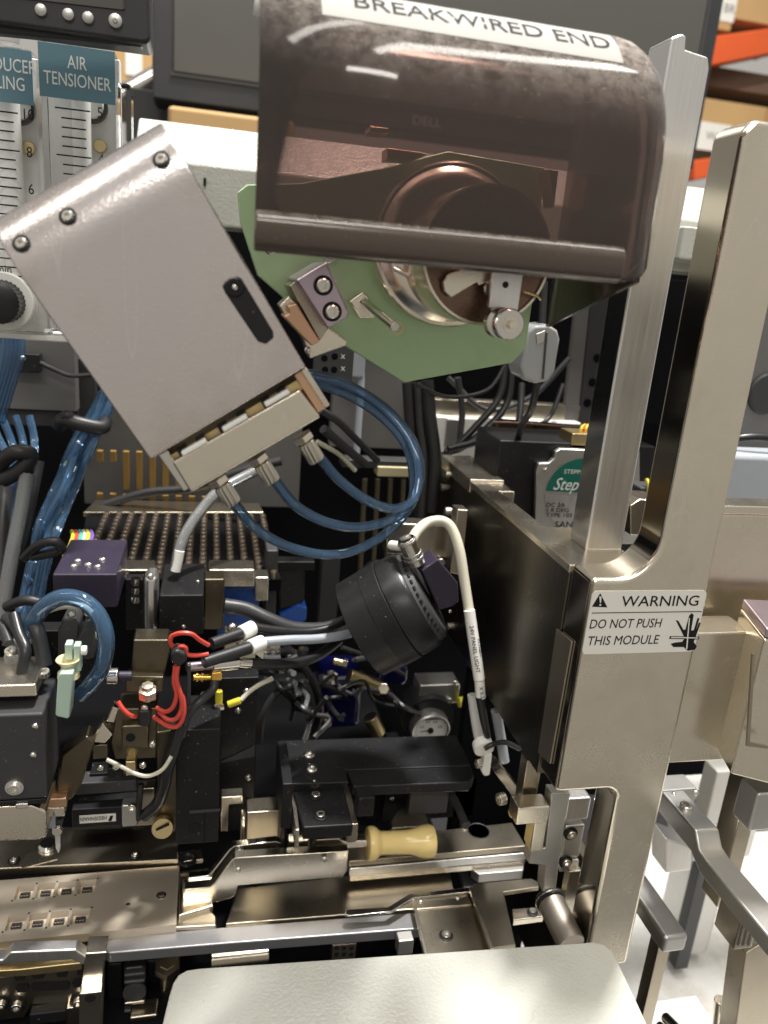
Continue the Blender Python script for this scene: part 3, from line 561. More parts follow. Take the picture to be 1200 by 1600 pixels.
# ================================================================ flow meters
def flow_meter(l, r, title, nums, label, txt_dx, knob=True, tick0=150, tickd=33.0, minor=4, tube=(0.36, 0.62)):
    FY = 318
    g = thing('flow_meter', label, 'flow meter', P((l+r)/2, 520, y=FY), group='acrylic air flow meters')
    x0, x1 = P(l, 300, y=FY).x, P(r, 300, y=FY).x; w = x1 - x0
    zt, zb = P((l+r)/2, 70, y=FY).z, P((l+r)/2, 522, y=FY).z
    part(MB().box(x0, x1, FY + 14, FY + 18, zb, zt), 'back_plate', white_plate, g, 0.4)
    part(MB().box(x0 + 0.3, x1 - 0.3, FY + 0.5, FY + 13.8, zb + 0.3, zt), 'acrylic_body', acryl, g, 0.8)
    xa, xb = x0 + w*tube[0], x0 + w*tube[1]
    zl0 = zt - 17.6
    stb = part(MB().cyl((0.5*(xa+xb), FY + 8, zb + 16), (0.5*(xa+xb), FY + 8, zl0 + 1), (xb-xa)/2, n=24), 'sight_tube', white_plate, g, 0)
    xm = 0.5*(xa+xb)
    part(MB().lathe([(0.1, 0), (4.2, 0), (4.6, 0.5), (4.6, 1.2), (5.3, 1.3), (5.3, 5), (0.1, 5)], (xm + w*0.12, FY + 8.5, zl0 + 0.5), (0, 1, 0), 36), 'inlet_plug', white_pl, g, 0)
    part(MB().lathe([(4.7, 0), (5.6, 0), (5.8, 0.4), (5.8, 3), (4.7, 3)], (xm + w*0.12, FY + 9.2, zl0 + 0.5), (0, 1, 0), 36), 'plug_seal', grey_pl, g, 0)
    part(MB().lathe([(0.1, 0), (2.1, 0), (2.4, 0.4), (2.4, 2)], (xm + w*0.22, FY + 11.4, zl0 - 12.5), (0, 1, 0), 24), 'brass_insert', brass, g, 0)
    lbx = part(MB().box(x0 + 0.2, x1 - 0.2, FY - 0.4, FY + 0.1, zl0, zt - 0.8), 'title_label', teal_lab, g, 0)
    text(title, Vector((x0 + w*txt_dx, FY - 0.45, (zl0 + zt - 0.8)/2 + 0.3)), X1, Z1, 5.9, lab_txt, lbx, xs=0.71, bold=0.015)
    k = 0; z = zl0 - 3.0; step = 3.05
    majors = 0
    while z > zb + 20:
        big = (k % minor == 0)
        xl = xa - (w*0.17 if big else w*0.09); xr = xb + (w*0.03 if big else -w*0.03)
        part(MB().box(xl, xr, FY + 0.28, FY + 0.42, z - 0.24, z + 0.24), 'tick', ink, stb, 0)
        if big and majors < len(nums):
            text(nums[majors], Vector((xb + w*0.16, FY + 0.4, z - 0.1)), X1, Z1, 5.0, ink, stb, 'numeral', xs=0.85); majors += 1
        k += 1; z -= step
    return g, x0, x1, zb, FY
flow_meter(68, 184, 'AIR\nTENSIONER', ['5', '4', '3', '2', '1'], 'clear acrylic flow meter under the teal AIR TENSIONER label', 0.5, minor=5, tick0=170)
g2, fx0, fx1, fzb, FY = flow_meter(-56, 60, 'TRANSDUCER\nCOOLING', ['10', '8', '6', '4', '2'], 'clear acrylic flow meter with a black knurled knob under the teal COOLING label', 0.5, minor=4, tube=(0.40, 0.74))
kn = P(-6, 473, y=FY - 12); kb = MB(); vs = []; fs = []; NK = 60
for r, h in ((6.2, 0), (7.4, 0.8), (7.4, 9), (7.8, 10)):
    for i in range(NK):
        t = 2*math.pi*i/NK; rr_ = r + (0.28 if i % 2 else -0.12); vs.append(kn + Vector((rr_*math.cos(t), h, rr_*math.sin(t))))
for k in range(3):
    for i in range(NK): fs.append((k*NK+i, k*NK+(i+1) % NK, (k+1)*NK+(i+1) % NK, (k+1)*NK+i))
fs += [tuple(range(NK)), tuple(range(3*NK, 4*NK))[::-1]]
part(kb.add(vs, fs), 'knob', black_pl, g2, 0)
part(MB().lathe([(0.1, 0), (10.2, 0), (10.6, 0.8), (10.6, 3), (11.4, 3.1), (11.4, 4.2), (0.1, 4.2)], kn + Vector((0, 9.5, 0)), (0, 1, 0), 48), 'knob_collar', white_pl, g2, 0)
text('l/min', P(2, 421, y=FY + 0.4), X1, Z1, 4.6, ink, g2, xs=0.8)
solo(MB().pb(-60, 522, 128, 530, FY + 6, 30), 'meter_shelf', white_pl, 'white shelf edge below the flow meters', 'shelf', 0.4)
part(MB().pb(186, 130, 206, 420, FY + 4, 10), 'side_rib', acryl, g2, 0.8)
solo(MB().lathe([(0.1, 0), (3, 0), (3.4, 0.6), (3.4, 16), (0.1, 16)], P(120, 82, y=FY + 7) , (0, 0, 1), 32), 'hose_fitting', white_pl, 'white push-in hose fitting on top of the tensioner meter', 'fitting', 0)
solo(MB().lathe([(0.1, 0), (3, 0), (3.4, 0.6), (3.4, 16), (0.1, 16)], P(14, 68, y=FY + 7) , (0, 0, 1), 32), 'hose_fitting', white_pl, 'white push-in hose fitting on top of the cooling meter', 'fitting', 0)
# ================================================================ displays
dm = thing('control_display', 'small black control display with four round grey buttons', 'display', P(110, 78, y=280))
DY = 280
part(MB().py([(-60, -60), (232, -60), (236, 62), (228, 68), (-60, 28)], DY, 16), 'display_case', bezel, dm, 1.2)
part(MB().py([(-60, 30), (226, 63), (222, 73), (-60, 46)], DY + 3, 5), 'display_base', bezel, dm, 0.8)
part(MB().py([(-60, -50), (190, -50), (192, 15), (-60, -14)], DY - 0.4, 0.5), 'display_screen', screen, dm, 0)
part(MB().py([(190, -40), (193, -40), (195, 14), (192, 14)], DY - 0.5, 0.5), 'screen_edge', grey_pl, dm, 0)
for i, (a, b) in enumerate(((63, 14), (106, 21), (137, 26), (180, 33))):
    q = P(a, b, y=DY - 1.2)
    o = part(MB().lathe([(0.2, 0), (1.1, 0.05), (1.7, 0.35), (1.85, 0.9), (1.85, 1.6)], q, (0, 1, 0), 28), 'button', alu_grey, dm, 0)
    o.location.y -= 0.0; s = 1.15 if i == 3 else 0.95; o.scale = (s, 1, s)
pc = P(180, 33, y=DY - 1.9)
pr = [pc + Vector((0.62*math.cos(math.radians(a)), -0.25, 0.62*math.sin(math.radians(a)))) for a in range(120, 421, 20)]
part(MB().tube(pr, 0.10, n=6, sub=1), 'power_symbol', ink, dm, 0)
part(MB().box(pc.x - 0.09, pc.x + 0.09, pc.y - 0.35, pc.y - 0.15, pc.z + 0.1, pc.z + 0.8), 'power_bar', ink, dm, 0)
mo = thing('monitor', 'large dark grey monitor with black bezel standing behind the machine beam', 'monitor', (220, 815, 139))
part(MB().box(-56, 495, 800, 850, 139, 462), 'monitor_case', bezel, mo, 2.0)
ms = part(MB().box(-37, 476, 798, 800.2, 163, 446), 'monitor_screen', screen, mo, 0.3)
part(MB().box(-40, 479, 798.6, 799.7, 159.4, 162.2), 'screen_lip', grey_pl, ms, 0)
part(MB().box(476.8, 479.6, 797.6, 799.7, 163, 446), 'screen_lip', grey_pl, ms, 0)
text('DELL', Vector((200, 799.3, 149.5)), X1, Z1, 12, alu_grey, mo, xs=1.1)
# ================================================================ stepper motor and what stands behind the side plate
sm_ = thing('stepper_motor', 'square black stepper motor with metal end plate and round green maker label', 'motor', P(900, 850, y=330))
ep = part(MB().py([(838, 738), (842, 724), (858, 723), (866, 716), (868, 706), (876, 701), (1000, 706), (1000, 850), (835, 850)], 330, 3), 'end_plate', alu_grey, sm_, 0.5)
part(MB().pb(770, 692, 1010, 862, 334, 34), 'motor_body', black_pl, sm_, 1.0)
part(MB().pb(893, 678, 935, 703, 334, 14), 'connector_block', brass, sm_, 0.4)
cc = P(905, 772, y=329.8); cr = scale_at(900, 770, 330)
lab = [(cc + Vector((57*cr*math.cos(math.radians(a)), 0, 57*cr*math.sin(math.radians(a))))) for a in range(0, 181, 8)]
part(MB().prism(lab, (0, 0.1, 0)), 'label_cap', green_lab, ep, 0)
lab2 = [(cc + Vector((57*cr*math.cos(math.radians(a)), -0.02, 57*cr*math.sin(math.radians(a)) - 0.3))) for a in range(180, 361, 8)]
part(MB().prism(lab2, (0, 0.1, 0)), 'label_field', alu, ep, 0)
text('STEPPING', P(881, 737, y=329.6), X1, Z1, 3.0, lab_txt, ep, align='LEFT', xs=1.1)
text('Step-Syn', P(864, 757, y=329.6), X1, Z1, 8.6, lab_txt, ep, align='LEFT', shear=0.4, xs=0.85, bold=0.03)
for s, b in (('DC 2A', 789), ('1.8 DEG', 797), ('TYPE 103', 805)): text(s, P(853, b, y=329.6), X1, Z1, 2.9, ink, ep, align='LEFT', xs=1.2)
text('SANYO', P(867, 820, y=329.6), X1, Z1, 4.6, ink, ep, align='LEFT', xs=1.1)
text('DENKI', P(872, 829, y=329.6), X1, Z1, 1.7, ink, ep, align='LEFT', xs=1.2)
screw(sm_, 852, 735, 1.1, y=329.9)
for i, (m, dx) in enumerate(((yel_w, 0), (red_w, 4), (yel_w, 7))): part(MB().ptube([(906+dx, 680, 340), (909+dx, 668, 340), (914+dx, 664, 346)], 0.7, n=8), 'lead', m, sm_, 0)
mc = thing('motor_cover', 'smoky translucent flanged cover behind the stepper motor', 'cover', P(850, 700, y=375))
part(MB().py([(775, 672), (780, 660), (792, 658), (918, 668), (918, 705), (775, 720)], 372, 8), 'flange', smoke_pl, mc, 1.0)
screw(mc, 810, 687, 1.8, y=371)
part(MB().ptube([(776, 720, 371), (777, 668, 371), (784, 660, 371), (918, 669, 371)], 0.7), 'rim_bead', brown_m, mc, 0)
solo(MB().py([(985, 790), (1000, 780), (1035, 782), (1030, 838), (985, 836)], 262, 14), 'steel_lug', nickel, 'small nickel lug between the aluminium post and the frame upright', 'lug', 0.4)
yl = thing('wire_grommet', 'black grommet with a yellow wire between the aluminium post and upright', 'grommet', P(1012, 770, y=300))
part(MB().ptube([(1010, 748, 300), (1014, 760, 298), (1012, 776, 297)], 0.9), 'yellow_wire', yel_w, yl, 0)
part(MB().pb(1000, 762, 1030, 778, 298, 12), 'grommet_base', grey_pl, yl, 0.8)
fe = thing('ferrite_core', 'pale grey snap-on ferrite core with chamfered ends hanging below the hood', 'ferrite core', P(842, 600, y=300))
part(MB().py([(826, 520), (836, 509), (858, 507), (872, 516), (876, 530), (868, 580), (858, 596), (836, 600), (818, 590), (813, 572)], 300, 16), 'ferrite_shell', grey_core, fe, 1.4, seg=2)
part(MB().py([(838, 522), (852, 516), (850, 534), (839, 538)], 299.4, 1), 'latch', alu_grey, fe, 0.3)
part(MB().py([(853, 520), (856, 520), (850, 592), (847, 592)], 299.5, 0.8), 'seam', grey_pl, fe, 0)
part(MB().ptube([(850, 440, 312), (848, 480, 310), (846, 515, 308)], 1.6), 'cable_stub', black_w, fe, 0)
part(MB().ptube([(840, 595, 308), (830, 640, 312), (815, 665, 330), (806, 700, 350)], 1.6), 'cable_stub', black_w, fe, 0)
# sheet metal inside the machine, behind the ferrite
ch = thing('inner_chassis', 'dark perforated chassis rail with round holes inside the machine', 'chassis rail', P(930, 680, y=440))
part(MB().py([(905, 440), (925, 440), (900, 680), (880, 665)], 430, 4), 'flange', grey_paint, ch, 0.3)
part(MB().py([(926, 440), (962, 440), (940, 720), (900, 700)], 434, 4), 'web', dim_grey, ch, 0.3)
for a, b in ((934, 560), (926, 598), (918, 630)): part(MB().cyl(P(a, b, y=433.6), P(a, b, y=433.6) + Vector((0, 2, 0)), 2.6), 'hole', blackout, ch, 0)
solo(MB().pb(640, 628, 905, 668, 430, 10), 'bronze_bar', nickel_dark, 'dull bronze bar across the back of the machine', 'bar', 0.5)
solo(MB().pb(655, 655, 905, 718, 422, 24), 'cable_duct', white_pl, 'grey cable duct across the back of the machine behind black cables', 'cable duct', 1.0)
solo(MB().pb(696, 655, 716, 700, 421, 2), 'duct_clip', alu_grey, 'pale clip on the grey cable duct', 'clip', 0.4)
solo(MB().pb(520, 540, 640, 700, 440, 8), 'grey_backplate', grey_paint, 'plain grey backplate behind the blue tube loops', 'backplate', 0.6)
pp = thing('perforated_sheet', 'dark grey perforated sheet with stamped crosses under the housing bracket', 'sheet', P(530, 600, y=300))
part(MB().pb(490, 535, 552, 610, 330, 3), 'panel', grey_pl, pp, 0.3)
for a, b in ((507, 560), (523, 557), (508, 578), (522, 578)): part(MB().cyl(P(a, b, y=329.8), P(a, b, y=329.8) + Vector((0, 1, 0)), 1.4), 'hole', blackout, pp, 0)
for a, b in ((536, 556), (536, 575)): text('x', P(a, b, y=329.7), X1, Z1, 4, lab_txt, pp, 'stamped_cross')
CB = [([(640, 598, 380), (645, 680, 378), (650, 740, 376), (655, 820, 374)], 4.0, black_w, 'thick black cable running down behind the blue tube loops'),
 ([(655, 598, 372), (658, 660, 372), (664, 720, 370), (660, 800, 368), (655, 880, 366)], 2.6, grey_w, 'grey cable running down beside the thick black cable'),
 ([(668, 595, 368), (672, 650, 368), (680, 720, 366), (675, 800, 364)], 3.2, black_w, 'black cable passing the rear corner of the side plate'),
 ([(650, 600, 360), (700, 620, 366), (760, 610, 372), (790, 570, 380)], 1.0, black_w, 'thin black cable drooping under the green plate'),
 ([(715, 590, 400), (722, 640, 400), (718, 690, 398)], 1.8, grey_w, 'thin dark grey cable in front of the cable duct'),
 ([(790, 560, 402), (780, 620, 398), (740, 670, 394), (705, 705, 392), (690, 712, 392)], 2.0, black_w, 'black cable sweeping from the green plate to the side plate corner'),
 ([(800, 570, 402), (792, 630, 398), (760, 670, 394), (720, 700, 390), (695, 706, 390)], 2.0, black_w, 'second black cable sweeping beside the cable duct'),
 ([(815, 600, 410), (812, 650, 400), (800, 670, 396), (740, 692, 390), (700, 702, 388)], 2.0, black_w, 'lowest black cable sweeping to the side plate corner'),
 ([(500, 640, 350), (530, 660, 360), (560, 690, 370), (590, 720, 380)], 1.8, grey_w, 'grey hose slanting behind the steel housing corner'),
 ([(495, 690, 360), (530, 710, 365), (555, 735, 370)], 1.2, white_w, 'cream cable slanting behind the blue tube loop'),
 ([(505, 670, 356), (540, 700, 365), (570, 725, 372)], 2.2, grey_w, 'dark hose slanting behind the inner manifold fitting'),
 ([(561, 560, 420), (564, 600, 420), (556, 720, 416)], 2.0, pale_w, 'pale grey cable running down the grey backplate')]
CB += [([(560, 900, 372), (590, 880, 368), (640, 905, 366), (690, 930, 362)], 2.0, black_w, 'black cable crossing behind the ring light'),
 ([(440, 1010, 352), (480, 1050, 350), (500, 1100, 352), (490, 1150, 356)], 2.2, black_w, 'black cable curling down in front of the blue solenoid'),
 ([(600, 1080, 352), (630, 1110, 350), (640, 1150, 348)], 2.6, black_w, 'black hose hanging beside the pressure gauge'),
 ([(460, 1070, 340), (430, 1085, 338), (410, 1120, 336), (405, 1160, 336)], 1.8, grey_w, 'dark grey lead curving down behind the vertical panel edge'),
 ([(700, 590, 430), (760, 640, 424), (830, 620, 420), (890, 560, 418)], 1.6, grey_w, 'dark grey cable drooping across the chassis rail'),
 ([(880, 600, 424), (860, 650, 418), (835, 668, 410)], 1.4, black_w, 'thin black cable dropping beside the chassis flange')]
for pts, r, m, lab_ in CB: solo(MB().ptube(pts, r, n=10), 'cable', m, lab_, 'cable', 0)
solo(MB().pb(545, 520, 572, 590, 415, 10), 'pale_connector', pale_w, 'pale grey connector plugged in above the backplate', 'connector', 1.2)
cn = thing('connector_strip', 'row of coppery pins standing in a dark connector strip behind the blue loops', 'connector', P(570, 860, y=400))
part(MB().pb(535, 720, 650, 732, 400, 12), 'strip', dim_grey, cn, 0.4)
part(MB().pb(590, 730, 640, 745, 398, 10), 'cream_bar', cream, cn, 0.6)
for i in range(4): part(MB().cyl(P(570 + i*20, 748, y=432), P(562 + i*20, 905, y=426), 1.7, n=12), 'pin', bronze, cn, 0.1)
sb = thing('sensor_bracket', 'nickel bracket block with two screws on the inner face of the side plate', 'bracket', P(665, 870, y=320))
part(MB().py([(604, 830), (610, 817), (712, 822), (704, 872), (604, 866)], 318, 10), 'bracket_block', nickel, sb, 0.7)
part(MB().py([(715, 796), (732, 797), (722, 900), (703, 895)], 300, 8), 'bracket_arm', nickel, sb, 0.5)
screw(sb, 700, 800, 2.4, x=112); screw(sb, 688, 878, 2.0, y=317); screw(sb, 626, 814, 1.6, y=317, n=(0, -0.4, 1))
# ================================================================ ring light
LY = 283
rl_ = thing('ring_light', 'black cylindrical ring light tilted on its side with a silver cable gland', 'ring light', P(610, 1040, y=LY))
ax = camdir(0.875, -0.484, -0.10)
fp = P(563, 983, y=LY)
part(MB().lathe([(18.6, 3.0), (18.8, 0.2), (20.6, 0), (21.0, 0.4), (21.4, 10.5)], fp, ax, 72), 'front_sleeve', black_pl, rl_, 0)
part(MB().lathe([(20.6, 10.4), (21.6, 10.6), (21.6, 17.8), (21.2, 18.2), (20.4, 18.2)], fp, ax, 72), 'middle_band', black_an, rl_, 0)
part(MB().lathe([(20.6, 18.0), (21.3, 18.6), (20.9, 26.5), (19.6, 28.0)], fp, ax, 72), 'rear_sleeve', black_pl, rl_, 0)
rbv = part(MB().lathe([(19.4, 27.6), (19.6, 28.2), (16.8, 31.4), (16.2, 31.5), (0.1, 31.5)], fp, ax, 72), 'rear_bevel', grey_pl, rl_, 0)
u, w, a_ = basis(ax)
for i in range(40):
    t = 2*math.pi*i/40; q = fp + a_*29.8 + u*(18.35*math.cos(t)) + w*(18.35*math.sin(t))
    rad = u*math.cos(t) + w*math.sin(t); tan = w*math.cos(t) - u*math.sin(t); sl = (a_*0.66 - rad*0.75)
    part(MB().prism([q - tan*0.75 - sl*0.5, q + tan*0.75 - sl*0.5, q + tan*0.75 + sl*0.5, q - tan*0.75 + sl*0.5], rad*0.35 + a_*0.3), 'vent_slot', black_pl, rbv, 0)
hc = P(688, 922, y=LY - 4)
hx = camdir(0.82, -0.57, -0.2); dn = camdir(0.45, 0.80, 0.2)
part(MB().py([(659, 892), (684, 874), (716, 912), (717, 940), (708, 948), (686, 954)], LY - 12, 12), 'connector_body', purple_an, rl_, 0.6)
gl0, gl1 = P(652, 881, y=LY - 8), P(634, 842, y=LY - 8)
g_ = part(MB().cyl(gl0, gl1, 3.6, n=32), 'cable_gland', polished, rl_, 0.4)
part(MB().cyl(gl1 * 0.999, P(632, 838, y=LY - 8), 2.2, n=24), 'gland_cap', alu_grey, g_, 0.2)
for f in (0.2, 0.36, 0.85): q = gl0.lerp(gl1, f); part(MB().cyl(q, q + (gl1-gl0).normalized()*1.0, 3.85, n=32), 'gland_ring', alu_grey, g_, 0.1)
part(MB().ptube([(612, 852, LY), (622, 853, LY - 4), (632, 852, LY - 6)], 2.0), 'tie_head', white_pl, rl_, 0)
screw(rl_, 703, 955, 0.8, y=LY - 10, me=DOME)
solo(MB().ptube([(640, 850, LY - 2), (652, 830, LY + 2), (668, 817, LY + 6), (690, 814, LY + 6), (706, 826, LY + 4), (718, 860, LY), (726, 910, LY - 4), (733, 955, LY - 8)], 2.15, n=14), 'lamp_cable', white_w, 'cream white cable arching from the ring light gland', 'cable', 0)
cs = thing('cable_sleeve', 'white printed cable sleeve ending in black heat-shrink above the nylon ties', 'cable sleeve', P(748, 1160, y=262))
sl0, sl1 = P(733, 953, y=274), P(749, 1062, y=266)
psl = part(MB().tube([sl0, sl0.lerp(sl1, 0.5), sl1], 2.35, n=20), 'printed_sleeve', white_pl, cs, 0.2)
part(MB().tube([sl1, P(751, 1090, y=265)], 2.1, n=20, smooth=False), 'number_sleeve', white_pl, cs, 0.1)
part(MB().tube([P(750, 1088, y=265), P(756, 1125, y=263), P(762, 1152, y=262)], 2.0, n=16, r1=1.4), 'heat_shrink', black_w, cs, 0.1)
part(MB().tube([P(762, 1150, y=262), P(765, 1170, y=262)], 1.1, n=12, smooth=False), 'bare_cable', white_w, cs, 0)
dirn = (sl1 - sl0).normalized(); per = Vector((0, -1, 0)).cross(dirn).normalized()
mid = sl0.lerp(sl1, 0.52) + Vector((0, -2.45, 0))
text('24V PANEL LIGHT', mid + per*(-0.75), dirn, -per if False else per, 2.5, ink, psl, xs=1.0)
text('02-00461', mid + per*1.25 + Vector((0, 0.35, 0)), dirn, per, 2.1, ink, psl, xs=0.95)
text('X 0.2', P(750, 1078, y=265) + Vector((0, -2.2, 0)), dirn, per, 2.2, ink, cs, xs=1.0)
nt_ = thing('nylon_tie_mount', 'milky nylon cable clamp screwed beside the printed sleeve', 'cable clamp', P(760, 1210, y=262))
part(MB().tube([P(738, 1085, y=276), P(742, 1115, y=274), P(748, 1150, y=271), P(756, 1178, y=267)], 2.2, n=10), 'strap', white_pl, nt_, 0)
part(MB().lathe([(2.0, 0), (4.2, 0.2), (4.4, 1.5), (4.2, 4), (2.0, 4.2)], P(757, 1172, y=260), (0, 1, 0.3), 24), 'loop', white_pl, nt_, 0)
part(MB().py([(758, 1180), (770, 1178), (766, 1212), (757, 1214), (752, 1205)], 260, 4), 'tab', white_pl, nt_, 0.8)
part(MB().tube([P(775, 1110, y=268), P(782, 1150, y=268), P(788, 1190, y=266)], 2.2, n=10), 'rear_strap', pale_w, nt_, 0)
screw(nt_, 748, 1193, 1.8, y=259, n=(-1, -0.3, 0))
solo(MB().ptube([(757, 1170, 256), (770, 1163, 256), (790, 1160, 258), (812, 1170, 262)], 1.1, n=10), 'cable_tie', black_w, 'black cable tie hooked round the milky nylon clamp', 'cable tie', 0)
# ================================================================ gauge and rear valves
ga = thing('pressure_gauge', 'round pressure gauge with white dial half hidden behind the black bridge plate', 'gauge', P(672, 1145, y=345))
gc = P(672, 1140, y=340)
part(MB().lathe([(9.3, 0.3), (9.3, -1.3), (10.0, -1.6), (10.6, -1), (10.6, 6), (0.1, 6)], gc, (0, 1, 0.15), 48), 'gauge_case', alu_grey, ga, 0)
dl = part(MB().cyl(gc + Vector((0, -0.6, 0)), gc + Vector((0, 0.2, 0)), 9.2, n=48), 'dial', white_pl, ga, 0)
for i in range(21):
    t = math.radians(-30 + 12*i); q = gc + Vector((7.6*math.cos(t), -0.75, 7.6*math.sin(t)))
    dr = Vector((math.cos(t), 0, math.sin(t))); tn = Vector((-dr.z, 0, dr.x)); l = 1.0 if i % 5 == 0 else 0.5
    part(MB().prism([q - tn*0.12, q + tn*0.12, q + tn*0.12 + dr*l, q - tn*0.12 + dr*l], (0, 0.1, 0)), 'dial_tick', ink, dl, 0)
for i, s in enumerate(('0.8', '0.6', '0.4', '0.2')):
    t = math.radians(20 + 45*i); text(s, gc + Vector((5.4*math.cos(t), -0.7, 5.4*math.sin(t))), X1, Z1, 2.0, ink, dl, 'numeral')
part(MB().prism([gc + Vector((-5.5, -0.9, -0.6)), gc + Vector((1.5, -0.9, -0.2)), gc + Vector((1.5, -0.9, 0.4)), gc + Vector((-5.5, -0.9, -0.3))], (0, 0.15, 0)), 'needle', ink, dl, 0)
part(MB().cyl(gc + Vector((0, -1.4, 0)), gc + Vector((0, -0.6, 0)), 1.6), 'hub', ink, dl, 0)
part(MB().lathe([(0.1, 2), (14.0, 2), (14.5, 4), (14.5, 16), (0.1, 16)], gc + Vector((0, 2, 3)), (0, 1, 0.1), 36), 'regulator_body', black_pl, ga, 0)
vb = thing('valve_body', 'silver valve body with a yellow button above the pressure gauge', 'valve', P(690, 1110, y=345))
part(MB().pb(655, 1070, 718, 1100, 346, 14), 'body', alu_grey, vb, 1.0)
part(MB().cyl(P(716, 1097, y=344), P(728, 1096, y=344), 2.8), 'yellow_button', yel_w, vb, 0.3)
part(MB().cyl(P(728, 1096, y=344), P(742, 1100, y=344), 4.0), 'white_fitting', white_pl, vb, 0.5)
screw(vb, 702, 1094, 1.6, y=345)
screw(vb, 711, 1067, 1.6, y=345, me=DOME)
bc = thing('blue_solenoid', 'glossy deep blue solenoid with brass ends in the dark behind the ring light', 'solenoid', P(520, 1140, y=370))
part(MB().pb(502, 1060, 566, 1140, 365, 30), 'coil', navy_pl, bc, 4)
part(MB().cyl(P(545, 1056, y=362), P(596, 1075, y=362), 4.2), 'brass_sleeve', brass, bc, 0.4)
part(MB().cyl(P(578, 1120, y=362), P(592, 1146, y=362), 4.0), 'brass_foot', brass, bc, 0.4)
part(MB().pb(592, 1040, 640, 1075, 360, 20), 'second_coil', navy_pl, bc, 4)
bt = thing('blue_plug', 'bright blue plug below a black knob at the rear', 'plug', P(455, 975, y=350))
part(MB().py([(436, 962), (466, 945), (480, 950), (479, 970), (466, 977), (440, 970)], 350, 12), 'cap', blue_pl, bt, 1.0)
part(MB().py([(432, 885), (478, 885), (476, 940), (462, 950), (436, 955)], 352, 14), 'knob', black_pl, bt, 1.5)
part(MB().pb(430, 878, 492, 892, 346, 8), 'clip_arm', black_an, bt, 0.5)
part(MB().pb(500, 868, 528, 1000, 372, 8), 'rear_plate', dim_grey, bt, 0.5)
# ================================================================ black bridge plate in the middle
bp_ = thing('bridge_plate', 'wide matt black bridge plate with bored holes and a front ledge', 'bridge plate', P(585, 1200, z=-205))
part(MB().pz([(437, 1157), (713, 1148), (736, 1196), (540, 1203), (545, 1222), (456, 1225)], -205, 5), 'top_plate', black_an, bp_, 0.5)
part(MB().pz([(541, 1202), (736, 1196), (741, 1212), (735, 1222), (552, 1229)], -205.6, 5), 'front_ledge', black_an, bp_, 0.8)
part(MB().pz([(455, 1228), (535, 1222), (552, 1288), (474, 1293)], -209, 6), 'lower_step', black_an, bp_, 0.7)
part(MB().pz([(530, 1212), (542, 1210), (560, 1287), (544, 1289)], -210, 9), 'side_bar', nickel_dark, bp_, 0.4)
part(MB().pz([(452, 1228), (460, 1226), (468, 1296), (462, 1297)], -210, 9), 'side_bar', nickel, bp_, 0.3)
part(MB().pz([(434, 1160), (440, 1158), (447, 1270), (441, 1270)], -215, 30), 'left_web', black_an, bp_, 0.3)
for a, b in ((482, 1180), (486, 1202)): screw(bp_, a, b, 3.0, z=-205.4, me=DOME)
for a, b in ((493, 1243), (501, 1274)):
    sub_copy(RINGM, 'counterbore', bp_, P(a, b, z=-208.8), (0, 0, 1), 3.1); screw(bp_, a, b + 1, 1.9, z=-209.5)
screw(bp_, 491, 1220, 0.8, z=-205.2, me=DOME)
part(MB().pb(600, 1220, 742, 1280, 300, 6), 'rear_web', black_an, bp_, 0.5)
part(MB().pb(440, 1225, 456, 1295, 262, 30), 'leg', black_an, bp_, 0.5)
sl_ = thing('set_screw_block', 'small black cube with a bored hole under the bridge plate ledge', 'block', P(571, 1270, y=258))
part(MB().pb(559, 1247, 585, 1276, 256, 8), 'cube', black_an, sl_, 0.5)
part(MB().cyl(P(572, 1253, y=255.8), P(572, 1253, y=255.8) + Vector((0, 1, 0)), 1.6), 'bore', ink, sl_, 0)
solo(MB().pz([(610, 1282), (628, 1258), (660, 1255), (672, 1290), (612, 1294)], -238, 6), 'dark_wedge', nickel_dark, 'dull dark steel wedge behind the ivory handle', 'wedge', 0.5)
solo(MB().pb(640, 1235, 700, 1272, 280, 4), 'grey_flap', dim_grey, 'dark grey flap under the bridge plate', 'flap', 0.5)
solo(MB().ptube([(700, 1230, 285), (715, 1260, 275), (728, 1290, 262)], 1.8), 'dark_hose', grey_w, 'dark hose running down past the bridge plate', 'hose', 0)
# clamp bar and slide block under the side plate
cl = thing('clamp_lever', 'nickel clamp lever with a square end below the side plate', 'lever', P(835, 1300, y=225))
part(MB().tube([P(770, 1190, y=272), P(800, 1230, y=245), P(826, 1265, y=228)], 3.0, n=4, smooth=False), 'lever_bar', nickel, cl, 0.5)
part(MB().pb(808, 1262, 858, 1288, 222, 8), 'lever_end', nickel, cl, 0.7)
part(MB().pb(832, 1286, 852, 1330, 223, 7), 'lever_foot', nickel, cl, 0.7)
screw(cl, 784, 1248, 2.4, y=240, n=(-1, -0.2, 0)); screw(cl, 802, 1270, 1.8, y=235, n=(-1, -0.2, 0))
part(MB().pb(818, 1188, 842, 1262, 232, 6), 'lever_plate', nickel_dark, cl, 0.4)
sd = thing('slide_rail', 'grey aluminium vertical slide rail with two screws inside the frame foot', 'slide rail', P(870, 1400, y=226))
part(MB().py([(862, 1240), (892, 1240), (880, 1300), (868, 1395), (848, 1395), (852, 1352), (826, 1350), (830, 1330), (852, 1325)], 224, 6), 'rail_plate', alu_grey, sd, 0.5)
part(MB().pb(884, 1248, 922, 1282, 230, 10), 'upper_pad', alu, sd, 1.0)
part(MB().pb(880, 1290, 910, 1340, 231, 10), 'mid_pad', alu, sd, 0.8)
part(MB().pb(876, 1345, 904, 1362, 231, 10), 'lower_pad', alu, sd, 0.8)
for a, b in ((892, 1303), (884, 1347)): screw(sd, a, b, 1.9, y=230.4, bore=True)
part(MB().pb(884, 1362, 903, 1430, 228, 4), 'tail_plate', nickel, sd, 0.4)
